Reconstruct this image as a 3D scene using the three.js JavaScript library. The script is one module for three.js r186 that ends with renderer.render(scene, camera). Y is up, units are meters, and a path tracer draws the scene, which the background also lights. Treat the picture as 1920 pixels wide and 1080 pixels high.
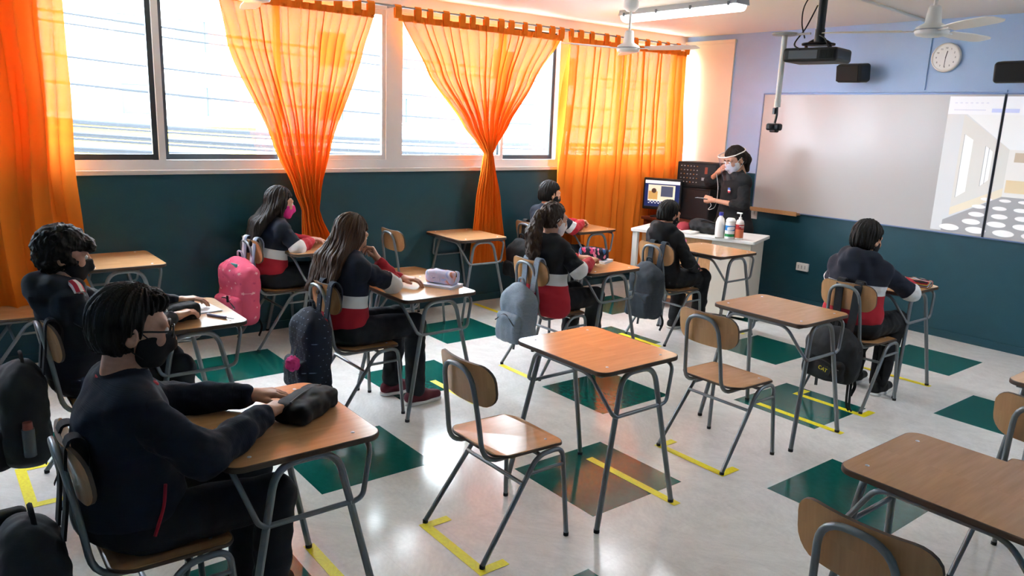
import * as THREE from 'three';
import { RoundedBoxGeometry } from 'three/addons/geometries/RoundedBoxGeometry.js';
import { RectAreaLightUniformsLib } from 'three/addons/lights/RectAreaLightUniformsLib.js';
import { mergeGeometries } from 'three/addons/utils/BufferGeometryUtils.js';
import { ImprovedNoise } from 'three/addons/math/ImprovedNoise.js';

// ---------------------------------------------------------------- camera, sky, exposure
const scene = new THREE.Scene();
const camera = new THREE.PerspectiveCamera(41.38, 16 / 9, 0.05, 200);
camera.rotation.order = 'YXZ';
camera.position.set(2.787, 1.739, 2.277);
camera.rotation.set(-0.21749, 0.89914, 0.0387);
scene.background = new THREE.Color(0.78, 0.93, 1.08);      // even overcast sky
scene.backgroundIntensity = 9.0;
const renderer = new THREE.WebGLRenderer({ antialias: true });
renderer.toneMapping = THREE.LinearToneMapping;
renderer.toneMappingExposure = 3.5;
renderer.shadowMap.enabled = true;
RectAreaLightUniformsLib.init();

// ---------------------------------------------------------------- helpers
let seed = 20211;
const rnd = () => { seed = (seed * 1664525 + 1013904223) >>> 0; return seed / 4294967296; };
const perlin = new ImprovedNoise();
const noise = (x, y, z) => perlin.noise(x + 31.7, y + 17.3, z + 5.9);
const V = (x, y, z) => new THREE.Vector3(x, y, z);
const lerp = (a, b, t) => a + (b - a) * t;
const clamp = (x, a, b) => Math.min(b, Math.max(a, x));
const smooth = (a, b, x) => { const t = clamp((x - a) / (b - a), 0, 1); return t * t * (3 - 2 * t); };
const taken = new Map();
function numbered(name) {
  const n = taken.get(name) ?? 0; taken.set(name, n + 1);
  return n ? `${name}_${String(n).padStart(3, '0')}` : name;
}
function tag(o, label, category, group, kind) {
  if (label) o.userData.label = label;
  if (category) o.userData.category = category;
  if (group) o.userData.group = group;
  if (kind) o.userData.kind = kind;
  return o;
}
function thing(name, label, category, [x, y, z] = [0, 0, 0], turn = 0, group) {
  const o = new THREE.Group(); o.name = numbered(name); o.position.set(x, y, z); o.rotation.y = turn;
  scene.add(o); return tag(o, label, category, group);
}
function part(parent, name, geometry, material, label) {
  const m = new THREE.Mesh(geometry, material); m.name = name; m.castShadow = m.receiveShadow = true;
  parent.add(m); if (label) m.userData.label = label; return m;
}
function single(name, geometry, material, label, category, group) {
  const m = new THREE.Mesh(geometry, material); m.name = numbered(name); m.castShadow = m.receiveShadow = true;
  scene.add(m); return tag(m, label, category, group);
}
function structure(name, geometry, material, label) {
  const m = single(name, geometry, material, label, 'structure'); m.userData.kind = 'structure'; return m;
}
const plain = (g) => { const o = new THREE.BufferGeometry(); const i = g.index ? g.toNonIndexed() : g; for (const k of ['position', 'normal', 'uv']) if (i.attributes[k]) o.setAttribute(k, i.attributes[k]); return o; };
function merge(list) {
  const l = list.map(plain); const uv = l.every((g) => g.attributes.uv);
  if (!uv) l.forEach((g) => g.deleteAttribute('uv'));
  return mergeGeometries(l);
}
function box(w, h, d, x = 0, y = 0, z = 0) { const g = new THREE.BoxGeometry(w, h, d); g.translate(x, y, z); return g; }
function rbox(w, h, d, r, x = 0, y = 0, z = 0, s = 2) { const g = new RoundedBoxGeometry(w, h, d, s, Math.min(r, w / 2.01, h / 2.01, d / 2.01)); g.translate(x, y, z); return g; }
function span(x0, x1, y0, y1, z0, z1) { return box(Math.abs(x1 - x0), Math.abs(y1 - y0), Math.abs(z1 - z0), (x0 + x1) / 2, (y0 + y1) / 2, (z0 + z1) / 2); }
function cyl(r0, r1, h, x = 0, y = 0, z = 0, n = 20) { const g = new THREE.CylinderGeometry(r1, r0, h, n); g.translate(x, y + h / 2, z); return g; }
function lathe(pts, n = 24) { return new THREE.LatheGeometry(pts.map(([x, y]) => new THREE.Vector2(x, y)), n); }
// a tube along straight runs with rounded bends
function tube(points, r, bend = 0.05, closed = false, radial = 10) {
  const P = points.map((p) => Array.isArray(p) ? V(...p) : p), path = new THREE.CurvePath();
  let from = P[0], n = 0;
  for (let i = 1; i < P.length; i++) {
    if (i < P.length - 1) {
      const a = P[i].clone().sub(P[i - 1]), b = P[i + 1].clone().sub(P[i]);
      const d = Math.min(bend, a.length() * 0.49, b.length() * 0.49);
      const s = P[i].clone().addScaledVector(a.normalize(), -d), e = P[i].clone().addScaledVector(b.normalize(), d);
      path.add(new THREE.LineCurve3(from, s)); path.add(new THREE.QuadraticBezierCurve3(s, P[i], e)); from = e; n += 2;
    } else { path.add(new THREE.LineCurve3(from, P[i])); n++; }
  }
  const pts = [];
  for (const c of path.curves) { const k = c.isLineCurve3 ? 1 : 6; for (let i = 0; i < k; i++) pts.push(c.getPoint(i / k)); }
  pts.push(P[P.length - 1]);
  return sweep(pts, r, radial);
}
// sweep a circle (or ellipse) along given points with capped ends; r number or function of t
function sweep(pts, r, radial = 8, flat = 1) {
  const n = pts.length, pos = [], uv = [], idx = [];
  let nrm = null; let len = 0;
  for (let i = 0; i < n; i++) {
    const t = pts[Math.min(n - 1, i + 1)].clone().sub(pts[Math.max(0, i - 1)]).normalize();
    if (!nrm) nrm = Math.abs(t.y) < 0.9 ? V(0, 1, 0) : V(1, 0, 0);
    nrm = nrm.clone().addScaledVector(t, -nrm.dot(t)).normalize();
    const b = t.clone().cross(nrm), R = typeof r === 'function' ? r(i / (n - 1)) : r;
    if (i) len += pts[i].distanceTo(pts[i - 1]);
    for (let k = 0; k <= radial; k++) {
      const a = k / radial * Math.PI * 2, c = Math.cos(a) * R * flat, s = Math.sin(a) * R;
      pos.push(pts[i].x + nrm.x * c + b.x * s, pts[i].y + nrm.y * c + b.y * s, pts[i].z + nrm.z * c + b.z * s); uv.push(k / radial, len);
    }
  }
  const w = radial + 1;
  for (let i = 0; i < n - 1; i++) for (let k = 0; k < radial; k++) { const a = i * w + k; idx.push(a, a + w, a + 1, a + 1, a + w, a + w + 1); }
  for (const e of [0, n - 1]) {
    const c = pos.length / 3; pos.push(pts[e].x, pts[e].y, pts[e].z); uv.push(0.5, 0);
    for (let k = 0; k < radial; k++) e ? idx.push(c, e * w + k, e * w + k + 1) : idx.push(c, k + 1, k);
  }
  const g = new THREE.BufferGeometry();
  g.setAttribute('position', new THREE.Float32BufferAttribute(pos, 3)); g.setAttribute('uv', new THREE.Float32BufferAttribute(uv, 2));
  g.setIndex(idx); g.computeVertexNormals(); return g;
}
function curvePoints(list, n = 24) { return new THREE.CatmullRomCurve3(list.map((p) => Array.isArray(p) ? V(...p) : p)).getPoints(n); }
// flat ribbon of width w along points, lying with its width along `side`
function ribbon(pts, w, side, thick = 0.003) {
  const P = pts.map((p) => Array.isArray(p) ? V(...p) : p), pos = [], idx = [], uv = [], n = P.length;
  for (let i = 0; i < n; i++) {
    const t = P[Math.min(n - 1, i + 1)].clone().sub(P[Math.max(0, i - 1)]).normalize();
    const s = side.clone().addScaledVector(t, -side.dot(t)).normalize(), u = s.clone().cross(t);
    for (const [a, b] of [[-1, -1], [1, -1], [1, 1], [-1, 1]]) { const q = P[i].clone().addScaledVector(s, a * w / 2).addScaledVector(u, b * thick / 2); pos.push(q.x, q.y, q.z); uv.push(a * w / 2, i / (n - 1)); }
  }
  for (let i = 0; i < n - 1; i++) for (let k = 0; k < 4; k++) { const a = i * 4 + k, b = i * 4 + (k + 1) % 4; idx.push(a, b, a + 4, b, b + 4, a + 4); }
  idx.push(0, 2, 1, 0, 3, 2); const e = (n - 1) * 4; idx.push(e, e + 1, e + 2, e, e + 2, e + 3);
  const g = new THREE.BufferGeometry(); g.setAttribute('position', new THREE.Float32BufferAttribute(pos, 3)); g.setAttribute('uv', new THREE.Float32BufferAttribute(uv, 2)); g.setIndex(idx);
  const f = g.toNonIndexed(); f.computeVertexNormals(); return f;
}
// rounded rectangle lying in x,z, top face up, extruded down by h, with bevel
function slab(w, d, h, r, bevel = 0.003) {
  const s = new THREE.Shape(), x = w / 2 - bevel, z = d / 2 - bevel; r = Math.min(r, x, z);
  s.moveTo(-x + r, -z); s.lineTo(x - r, -z); s.absarc(x - r, -z + r, r, -Math.PI / 2, 0); s.lineTo(x, z - r); s.absarc(x - r, z - r, r, 0, Math.PI / 2);
  s.lineTo(-x + r, z); s.absarc(-x + r, z - r, r, Math.PI / 2, Math.PI); s.lineTo(-x, -z + r); s.absarc(-x + r, -z + r, r, Math.PI, Math.PI * 1.5);
  const g = new THREE.ExtrudeGeometry(s, { depth: h - 2 * bevel, bevelEnabled: true, bevelThickness: bevel, bevelSize: bevel, bevelSegments: 2, curveSegments: 8 });
  g.translate(0, 0, bevel); g.rotateX(Math.PI / 2); return g;   // occupies y from -h to 0
}
// textures
function canvasTex(w, h, draw, { srgb = true, repeat } = {}) {
  const c = document.createElement('canvas'); c.width = w; c.height = h; draw(c.getContext('2d'), w, h);
  const t = new THREE.CanvasTexture(c); t.wrapS = t.wrapT = THREE.RepeatWrapping; t.magFilter = THREE.LinearFilter;
  if (srgb) t.colorSpace = THREE.SRGBColorSpace; if (repeat) t.repeat.set(...repeat); return t;
}
function dataTex(w, h, fn, { srgb = true, repeat, nearest } = {}) {
  const a = new Uint8Array(w * h * 4);
  for (let y = 0; y < h; y++) for (let x = 0; x < w; x++) { const c = fn(x / w, y / h, x, y); const o = (y * w + x) * 4; for (let k = 0; k < 3; k++) a[o + k] = clamp(Math.round((Array.isArray(c) ? c[k] : c) * 255), 0, 255); a[o + 3] = 255; }
  const t = new THREE.DataTexture(a, w, h); t.wrapS = t.wrapT = THREE.RepeatWrapping; t.magFilter = nearest ? THREE.NearestFilter : THREE.LinearFilter; t.minFilter = t.magFilter;
  if (srgb) t.colorSpace = THREE.SRGBColorSpace; if (repeat) t.repeat.set(...repeat); t.needsUpdate = true; return t;
}
// tiling noise: value noise on a torus
function tnoise(u, v, f, s) { const a = u * Math.PI * 2, b = v * Math.PI * 2, k = f / 6.283; return noise(Math.cos(a) * k + s, Math.sin(a) * k + Math.cos(b) * k * 1.3, Math.sin(b) * k * 1.3 - s); }
const std = (o) => new THREE.MeshStandardMaterial(o);
const phys = (o) => new THREE.MeshPhysicalMaterial(o);
const rgb = (r, g, b) => new THREE.Color().setRGB(r, g, b);
const hex = (h) => new THREE.Color(h);
// ---------------------------------------------------------------- materials of the room
const XW = -3.085, ZF = -4.778, XR = 4.3, ZB = 3.8, HC = 2.71, SILL = 1.29;
const M = {};
M.floor = std({ roughness: 0.16, color: 0xffffff });
M.floor.map = dataTex(512, 512, (u, v) => {
  const m = tnoise(u, v, 14, 1) * 0.035 + tnoise(u, v, 60, 4) * 0.03 + (rnd() - 0.5) * 0.035;
  const s = (((u * 4) % 1) < 0.006 || ((v * 4) % 1) < 0.006) ? -0.035 : 0;
  return [0.885 + m + s, 0.875 + m + s, 0.85 + m + s];
}, { repeat: [1 / 1.152, 1 / 1.22] });
M.greenTile = std({ roughness: 0.12, color: 0xffffff });
M.greenTile.map = dataTex(256, 256, (u, v) => { const m = tnoise(u, v, 20, 2) * 0.02 + (rnd() - 0.5) * 0.03; return [0.06 + m, 0.36 + m, 0.325 + m]; }, { repeat: [1.6, 1.6] });
M.teal = std({ roughness: 0.42 });
M.teal.map = dataTex(256, 256, (u, v) => { const m = tnoise(u, v, 10, 3) * 0.012 + (rnd() - 0.5) * 0.012; return [0.095 + m, 0.28 + m, 0.325 + m]; }, { repeat: [0.8, 0.8] });
M.blue = std({ roughness: 0.5 });
M.blue.map = dataTex(256, 256, (u, v) => { const m = tnoise(u, v, 8, 6) * 0.012 + (rnd() - 0.5) * 0.01; return [0.66 + m, 0.785 + m, 0.945 + m]; }, { repeat: [0.7, 0.7] });
M.ceiling = std({ roughness: 0.55, color: hex('#e9e6df') });
M.cream = std({ roughness: 0.28, color: hex('#efe6d2') });
M.alu = std({ roughness: 0.4, metalness: 0.0, color: hex('#d3d8da') });
M.aluDark = std({ roughness: 0.45, metalness: 0.3, color: hex('#3a4247') });
M.sill = std({ roughness: 0.5, color: hex('#c9c9c4') });
M.glass = phys({ transmission: 1, thickness: 0, roughness: 0.02, ior: 1.45, color: 0xffffff });
M.whitePlastic = std({ roughness: 0.4, color: hex('#e9e8e2') });
M.blackPlastic = std({ roughness: 0.5, color: hex('#17181a') });
M.blackMatte = std({ roughness: 0.8, color: hex('#101113') });
M.steel = std({ roughness: 0.38, metalness: 0.35, color: hex('#7d8285') });
M.steelDark = std({ roughness: 0.42, metalness: 0.3, color: hex('#5d6265') });
M.rubber = std({ roughness: 0.8, color: hex('#1d1e20') });
M.bolt = std({ roughness: 0.3, metalness: 0.7, color: hex('#c9cacb') });
function woodMap(r, g, b, s, k = 1) {
  return dataTex(256, 512, (u, v) => {
    const w = noise(u * 26 + s, v * 2.2, s) * 0.5 + noise(u * 70, v * 5 + s, s * 2) * 0.3 + noise(u * 160, v * 8, s) * 0.2 + (rnd() - 0.5) * 0.12;
    const m = w * 0.075 * k; return [r + m, g + m * 0.9, b + m * 0.75];
  }, { repeat: [1.6, 1.6] });
}
M.woodA = std({ roughness: 0.17, map: woodMap(0.80, 0.605, 0.42, 3) });
M.woodB = std({ roughness: 0.22, map: woodMap(0.75, 0.56, 0.38, 9) });
M.woodEdge = std({ roughness: 0.6, color: hex('#4d3a2b') });
M.tape = std({ roughness: 0.5, map: dataTex(128, 128, (u, v) => { const m = tnoise(u, v, 16, 5) * 0.06; return [0.95 + m * 0.6, 0.88 + m, 0.09 + m * 0.4]; }, { repeat: [5, 5] }) });

// planes with uv in metres
function flat(ax, a0, a1, b0, b1, at, thick, out) {
  // ax 'y': floor/ceiling spans x a, z b ; 'x': wall spans z a, y b ; 'z': wall spans x a, y b. `at` is the visible face, body goes `out` side
  const o0 = Math.min(at, at + out * thick), o1 = Math.max(at, at + out * thick);
  const g = ax === 'y' ? span(a0, a1, o0, o1, b0, b1) : ax === 'x' ? span(o0, o1, b0, b1, a0, a1) : span(a0, a1, b0, b1, o0, o1);
  const p = g.attributes.position, uv = g.attributes.uv, n = g.attributes.normal;
  for (let i = 0; i < p.count; i++) {
    if (Math.abs(n.getY(i)) > 0.5) uv.setXY(i, p.getX(i), -p.getZ(i)); else if (Math.abs(n.getX(i)) > 0.5) uv.setXY(i, p.getZ(i), p.getY(i)); else uv.setXY(i, p.getX(i), p.getY(i));
  }
  return g;
}
// ---------------------------------------------------------------- floor with green inlaid tiles
const TX = 0.5766, TZ = 0.61;
const floor = structure('floor', flat('y', XW - 0.2, XR + 0.2, ZF - 0.2, ZB + 0.2, 0, 0.15, -1), M.floor, 'polished off white vinyl tile floor');
{
  const g = flat('y', -TX / 2, TX / 2, -TZ / 2, TZ / 2, 0.0008, 0.0008, -1);
  for (let i = -3; i <= 8; i++) for (let j = -5; j <= 5; j++) {
    if ((i + j) % 2) continue;
    const u = i * 1.5, v = j * 1.5, x = (v + 0.5) * TX, z = -(u + 0.5) * TZ;
    if (x - TX / 2 < XW || x + TX / 2 > XR || z - TZ / 2 < ZF + 0.02 || z + TZ / 2 > ZB) continue;
    const t = part(floor, 'tile', g, M.greenTile); t.position.set(x, 0, z);
  }
}
structure('ceiling', flat('y', XW - 0.2, XR + 0.2, ZF - 0.2, ZB + 0.2, HC, 0.15, 1), M.ceiling, 'smooth off white painted ceiling');
// ---------------------------------------------------------------- front wall: teal dado, blue above, cream strip by the windows
const DADO = 1.277;
structure('wall_front', flat('z', XW - 0.2, XR + 0.2, DADO, HC, ZF, 0.2, -1), M.blue, 'pale blue painted upper front wall');
structure('wall_front_dado', flat('z', XW - 0.2, XR + 0.2, 0, DADO, ZF + 0.004, 0.2, -1), M.teal, 'dark teal painted lower front wall');
structure('trim_1', flat('z', XW, -2.43, DADO, HC - 0.06, ZF + 0.02, 0.02, -1), M.cream, 'glossy cream panel in the corner between window and blue wall');
structure('trim_2', flat('z', XW, -2.42, HC - 0.09, HC - 0.055, ZF + 0.035, 0.035, -1), M.cream, 'cream ledge above the corner panel');
structure('baseboard_front', span(XW, XR, 0, 0.065, ZF, ZF + 0.012), M.teal, 'dark teal baseboard along front wall');
structure('baseboard_left', span(XW, XW + 0.012, 0, 0.065, ZF, ZB), M.teal, 'dark teal baseboard below the windows');
structure('wall_right', flat('x', ZF, ZB, 0, HC, XR, 0.2, 1), M.blue, 'pale blue wall opposite the windows');
structure('wall_right_dado', flat('x', ZF, ZB, 0, DADO, XR - 0.004, 0.2, 1), M.teal, 'dark teal lower wall opposite the windows');
structure('wall_back', flat('z', XW - 0.2, XR + 0.2, DADO, HC, ZB, 0.2, 1), M.blue, 'pale blue back wall');
structure('wall_back_dado', flat('z', XW - 0.2, XR + 0.2, 0, DADO, ZB - 0.004, 0.2, 1), M.teal, 'dark teal lower back wall');
structure('wall_left', flat('x', ZF - 0.2, ZB + 0.2, 0, SILL - 0.03, XW, 0.2, -1), M.teal, 'dark teal wall below the windows');
structure('wall_left_top', flat('x', ZF - 0.2, ZB + 0.2, 2.63, HC, XW, 0.2, -1), M.ceiling, 'off white strip of wall above the windows');
structure('trim_3', span(XW - 0.2, XW + 0.025, SILL - 0.03, SILL, ZF, ZB), M.sill, 'pale grey window sill');
structure('trim_4', span(XW - 0.2, XW, SILL, 2.63, ZF - 0.2, ZF + 0.03), M.cream, 'end jamb of the window wall');
structure('trim_5', span(XW - 0.2, XW, SILL, 2.63, ZB - 0.4, ZB + 0.2), M.ceiling, 'rear pier of the window wall');
// ---------------------------------------------------------------- windows: aluminium sliding units
const WX = XW - 0.07;   // plane of the glazing
function windowUnit(n, z0, z1, opts = {}) {
  const w = new THREE.Group(); w.name = `window_${n}`; w.userData.kind = 'structure'; tag(w, opts.label, 'window'); scene.add(w);
  const y0 = SILL, y1 = 2.63, d = 0.05;
  part(w, 'frame', merge([span(WX - d, WX + d, y0, y0 + 0.07, z0, z1), span(WX - d, WX + d, y1 - 0.05, y1, z0, z1), span(WX - d, WX + d, y0 + 0.07, y1 - 0.05, z0, z0 + opts.a), span(WX - d, WX + d, y0 + 0.07, y1 - 0.05, z1 - opts.b, z1)]), M.alu, 'pale aluminium frame');
  for (const [s0, s1, off, dark] of opts.sashes) {
    const e = 0.035, x = WX + off, m = [span(x - 0.011, x + 0.011, y0 + 0.071, y0 + 0.11, s0 + e, s1 - e), span(x - 0.011, x + 0.011, y1 - 0.09, y1 - 0.051, s0 + e, s1 - e)];
    const s = part(w, 'sash', merge([...m, span(x - 0.012, x + 0.012, y0 + 0.07, y1 - 0.05, s0, s0 + e), span(x - 0.012, x + 0.012, y0 + 0.07, y1 - 0.05, s1 - e, s1)]), dark ? M.aluDark : M.alu);
    part(s, 'pane', span(x - 0.003, x + 0.003, y0 + 0.1, y1 - 0.08, s0 + e * 0.7, s1 - e * 0.7), M.glass, 'clear glass pane');
  }
  return w;
}
windowUnit(1, 0.83, ZB - 0.4, { a: 0.022, b: 0.05, label: 'sliding aluminium window beside the long amber curtain', sashes: [[0.855, 2.1, 0.025, true], [2.0, ZB - 0.45, -0.025]] });
windowUnit(2, -1.02, 0.83, { a: 0.05, b: 0.022, label: 'sliding aluminium window behind the low knotted orange curtain', sashes: [[-0.07, 0.806, -0.025, true], [-0.97, -0.03, 0.025]] });
windowUnit(3, -2.95, -1.02, { a: 0.05, b: 0.08, label: 'sliding aluminium window behind the orange curtain with the high knot', sashes: [[-2.24, -1.1, 0.025], [-2.9, -2.2, -0.025, true]] });
windowUnit(4, ZF + 0.03, -2.95, { a: 0.06, b: 0.05, label: 'aluminium window behind the straight orange curtain', sashes: [[-3.85, -3.0, 0.025], [-4.69, -3.8, -0.025]] });
// ---------------------------------------------------------------- outside
{
  const white = std({ roughness: 0.9, color: hex('#f1efe9') }), grey = std({ roughness: 0.8, color: hex('#56626b') }), glass = std({ roughness: 0.2, color: hex('#3c4952') });
  const b = thing('apartment_building', 'white apartment block with small windows seen through the glass', 'building', [-16, -6, 0]);
  part(b, 'wall', span(-4, 0, 0, 18, -26, 4), white);
  for (const z of [-1.85, -3.1, -6.5, -8.4, -12, -14.5, 1.5]) for (const y of [1.9, 3.35, 4.75, 6.2]) {
    const f = part(b, 'window', merge([span(0, 0.06, y + 5.55, y + 5.62, z - 0.35, z + 0.35), span(0, 0.06, y + 6.28, y + 6.35, z - 0.35, z + 0.35), span(0, 0.06, y + 5.62, y + 6.28, z - 0.35, z - 0.29), span(0, 0.06, y + 5.62, y + 6.28, z + 0.29, z + 0.35)]), grey);
    part(f, 'pane', span(0, 0.02, y + 5.62, y + 6.28, z - 0.29, z + 0.29), glass);
  }
  const c = thing('shop_building', 'low yellow building with a pale blue end beyond the windows', 'building', [-11, -6, 0]);
  part(c, 'wall', span(-3, 0, 0, 7.5, -2.7, 6), std({ roughness: 0.85, color: rgb(0.7, 0.45, 0.022) }));
  part(c, 'end_wall', span(-3, 0.02, 0, 7.45, -7.4, -2.7), std({ roughness: 0.85, color: hex('#cfe0e8') }));
  part(c, 'roof_edge', span(-3, 0.12, 7.42, 7.56, -7.4, 6), std({ roughness: 0.8, color: hex('#d9dcd8') }));
  structure('street', flat('y', -40, XW - 1.2, -40, 30, -6, 0.2, -1), std({ roughness: 0.9, color: hex('#9a9a96') }), 'grey street far below the windows');
  const cable = std({ roughness: 0.7, color: hex('#15191e') });
  const lines = [[2.555, 0.011], [2.47, 0.009], [2.16, 0.011], [1.90, 0.013], [1.525, 0.028], [1.475, 0.012], [1.385, 0.026], [1.335, 0.016], [1.215, 0.034], [1.14, 0.022]];
  lines.forEach(([ya, r], i) => {
    const p = [];
    for (let k = 0; k <= 16; k++) { const z = lerp(5, -9, k / 16); p.push(V(-6 - i * 0.12, ya + (0.05 + 0.004 * (i % 4)) * (z - 0.5) + 0.004 * (z - 0.5) ** 2, z)); }
    single('overhead_cable', sweep(p, r, 6), cable, (r > 0.014 ? 'thick' : 'thin') + ' dark overhead utility cable strung along the street outside the windows', 'cable', 'overhead cables outside the windows');
  });
}
// ---------------------------------------------------------------- school desk and chair
function makeDesk(label, x, z, turn = 0, tone = 'A') {
  const t = thing('school_desk', label, 'desk', [x, 0, z], turn);
  if (!makeDesk.g) {
    const top = slab(0.6, 0.51, 0.02, 0.05, 0.004); top.translate(0, 0.72, 0);
    const U = (s) => tube([[s * 0.313, 0.012, 0.243], [s * 0.268, 0.685, 0.10], [s * 0.268, 0.685, -0.10], [s * 0.313, 0.012, -0.243]], 0.0125, 0.075);
    const brace = (s) => tube([[s * 0.283, 0.5, 0.137], [s * 0.283, 0.5, -0.137]], 0.009, 0.01);
    const rail = tube([[0.288, 0.5, 0.137], [0.285, 0.515, 0.165], [0.18, 0.683, 0.215], [-0.18, 0.683, 0.215], [-0.285, 0.515, 0.165], [-0.288, 0.5, 0.137]], 0.009, 0.05);
    const rail2 = tube([[0.288, 0.5, -0.137], [0.288, 0.51, -0.18], [0.28, 0.683, -0.215], [-0.28, 0.683, -0.215], [-0.288, 0.51, -0.18], [-0.288, 0.5, -0.137]], 0.009, 0.04);
    const pan = span(-0.265, 0.265, 0.688, 0.7, -0.225, 0.225);
    const bolt = lathe([[0, 0.0025], [0.004, 0.0022], [0.0065, 0.001], [0.007, 0]], 12);
    makeDesk.g = { top, U: [U(1), U(-1)], brace: [brace(1), brace(-1)], rail, rail2, pan, bolt, cap: lathe([[0.0135, 0], [0.0135, 0.016], [0, 0.016]], 12) };
  }
  const G = makeDesk.g;
  part(t, 'desktop', G.top, [tone === 'A' ? M.woodA : M.woodB, M.woodEdge], 'wood grain laminate top with dark edge');
  part(t, 'under_panel', G.pan, M.steelDark);
  for (const k of [0, 1]) { const u = part(t, 'leg_frame', G.U[k], M.steel); part(t, 'side_brace', G.brace[k], M.steel); for (const q of [1, -1]) { const f = part(u, 'foot_cap', G.cap, M.rubber); f.position.set((k ? -1 : 1) * 0.313, 0, q * 0.243); } }
  part(t, 'front_rail', G.rail, M.steel); part(t, 'rear_rail', G.rail2, M.steel);
  for (const [bx, bz] of [[0.24, 0.17], [-0.24, 0.17], [0.24, -0.17], [-0.24, -0.17]]) part(t, 'bolt', G.bolt, M.bolt).position.set(bx, 0.72, bz);
  return t;
}
function makeChair(label, x, z, turn = 0, tone = 'B') {
  const t = thing('school_chair', label, 'chair', [x, 0, z], turn);
  if (!makeChair.g) {
    const seat = slab(0.385, 0.36, 0.013, 0.06, 0.004);
    { const p = seat.attributes.position; for (let i = 0; i < p.count; i++) { const X = p.getX(i), Z = p.getZ(i); p.setXYZ(i, X, p.getY(i) + 0.432 - 0.016 * (1 - (X / 0.19) ** 2) * smooth(-0.18, 0.05, Z) - 0.012 * smooth(-0.1, -0.18, Z) + 0.012 * smooth(0.08, 0.18, Z), Z - 0.045); } seat.computeVertexNormals(); }
    // backrest: rounded panel, bent round the sitter
    const s = new THREE.Shape(), w = 0.185, h = 0.088, r = 0.065;
    s.moveTo(-w + r, -h); s.lineTo(w - r, -h); s.absarc(w - r, -h + r, r, -Math.PI / 2, 0); s.lineTo(w, h - r); s.absarc(w - r, h - r, r, 0, Math.PI / 2); s.lineTo(-w + r, h); s.absarc(-w + r, h - r, r, Math.PI / 2, Math.PI); s.lineTo(-w, -h + r); s.absarc(-w + r, -h + r, r, Math.PI, Math.PI * 1.5);
    const shape = s.getPoints(8), n = 22, m = 12, pos = [], uv = [], idx = [];
    // grid over the outline: rows in y, columns in x scaled to the outline's half width
    const half = (y) => { const a = Math.abs(y); return a <= h - r ? w : w - r + Math.sqrt(Math.max(0, r * r - (a - h + r) ** 2)); };
    for (const side of [0, 1]) for (let j = 0; j <= m; j++) for (let i = 0; i <= n; i++) {
      const y = lerp(-h, h, 0.5 - 0.5 * Math.cos(Math.PI * j / m)), x = half(y * 0.9999) * Math.sin(Math.PI / 2 * lerp(-1, 1, i / n));
      pos.push(x, y, (side ? 0.0115 : 0) - x * x * 0.9 + (y * y) * 0.6); uv.push(x, y);
    }
    const W = n + 1, N = W * (m + 1);
    for (let j = 0; j < m; j++) for (let i = 0; i < n; i++) { const a = j * W + i; idx.push(a, a + W, a + 1, a + 1, a + W, a + W + 1); idx.push(N + a, N + a + 1, N + a + W, N + a + 1, N + a + W + 1, N + a + W); }
    const rim = []; for (let i = 0; i < n; i++) rim.push(i); for (let j = 0; j < m; j++) rim.push(j * W + n); for (let i = n; i > 0; i--) rim.push(m * W + i); for (let j = m; j > 0; j--) rim.push(j * W);
    const rimPos = [], rimIdx = [];
    rim.forEach((a, k) => { for (const q of [a, N + a]) rimPos.push(pos[q * 3], pos[q * 3 + 1], pos[q * 3 + 2]); const b = ((k + 1) % rim.length) * 2; rimIdx.push(k * 2, b, k * 2 + 1, b, b + 1, k * 2 + 1); });
    const back = new THREE.BufferGeometry(); back.setAttribute('position', new THREE.Float32BufferAttribute(pos, 3)); back.setAttribute('uv', new THREE.Float32BufferAttribute(uv, 2)); back.setIndex(idx); back.computeVertexNormals();
    const edge = new THREE.BufferGeometry(); edge.setAttribute('position', new THREE.Float32BufferAttribute(rimPos, 3)); edge.setAttribute('uv', new THREE.Float32BufferAttribute(rimPos.flatMap((v, i) => i % 3 === 2 ? [] : [v]), 2)); edge.setIndex(rimIdx); edge.computeVertexNormals();
    for (const g of [back, edge]) { g.rotateX(0.16); g.translate(0, 0.725, 0.185); }
    const U = (q) => tube([[q * 0.213, 0.012, -0.222], [q * 0.19, 0.408, -0.195], [q * 0.19, 0.402, -0.06], [q * 0.213, 0.012, 0.222]], 0.0108, 0.05);
    const hair = tube([[0.12, 0.398, -0.10], [0.12, 0.396, 0.165], [0.11, 0.6, 0.19], [0.095, 0.79, 0.222], [-0.095, 0.79, 0.222], [-0.11, 0.6, 0.19], [-0.12, 0.396, 0.165], [-0.12, 0.398, -0.10]], 0.0105, 0.085);
    const cross = merge([tube([[0.19, 0.4, -0.17], [-0.19, 0.4, -0.17]], 0.009, 0.01), tube([[0.19, 0.397, -0.08], [-0.19, 0.397, -0.08]], 0.009, 0.01)]);
    const rear = tube([[0.197, 0.30, 0.02], [-0.197, 0.30, 0.02]], 0.0085, 0.01);
    const side = (q) => tube([[q * 0.196, 0.335, -0.204], [q * 0.196, 0.335, -0.005]], 0.0075, 0.01);
    makeChair.g = { seat, back, edge, U: [U(1), U(-1)], hair, cross, rear, side: [side(1), side(-1)], bolt: lathe([[0, 0.0025], [0.004, 0.0022], [0.006, 0.001], [0.0065, 0]], 10), cap: lathe([[0.0118, 0], [0.0118, 0.015], [0, 0.015]], 12) };
  }
  const G = makeChair.g, wood = tone === 'A' ? M.woodA : M.woodB;
  part(t, 'seat', G.seat, [wood, M.woodEdge], 'varnished plywood seat');
  const b = part(t, 'backrest', G.back, wood, 'rounded plywood backrest'); part(b, 'edge_band', G.edge, M.woodEdge);
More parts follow.
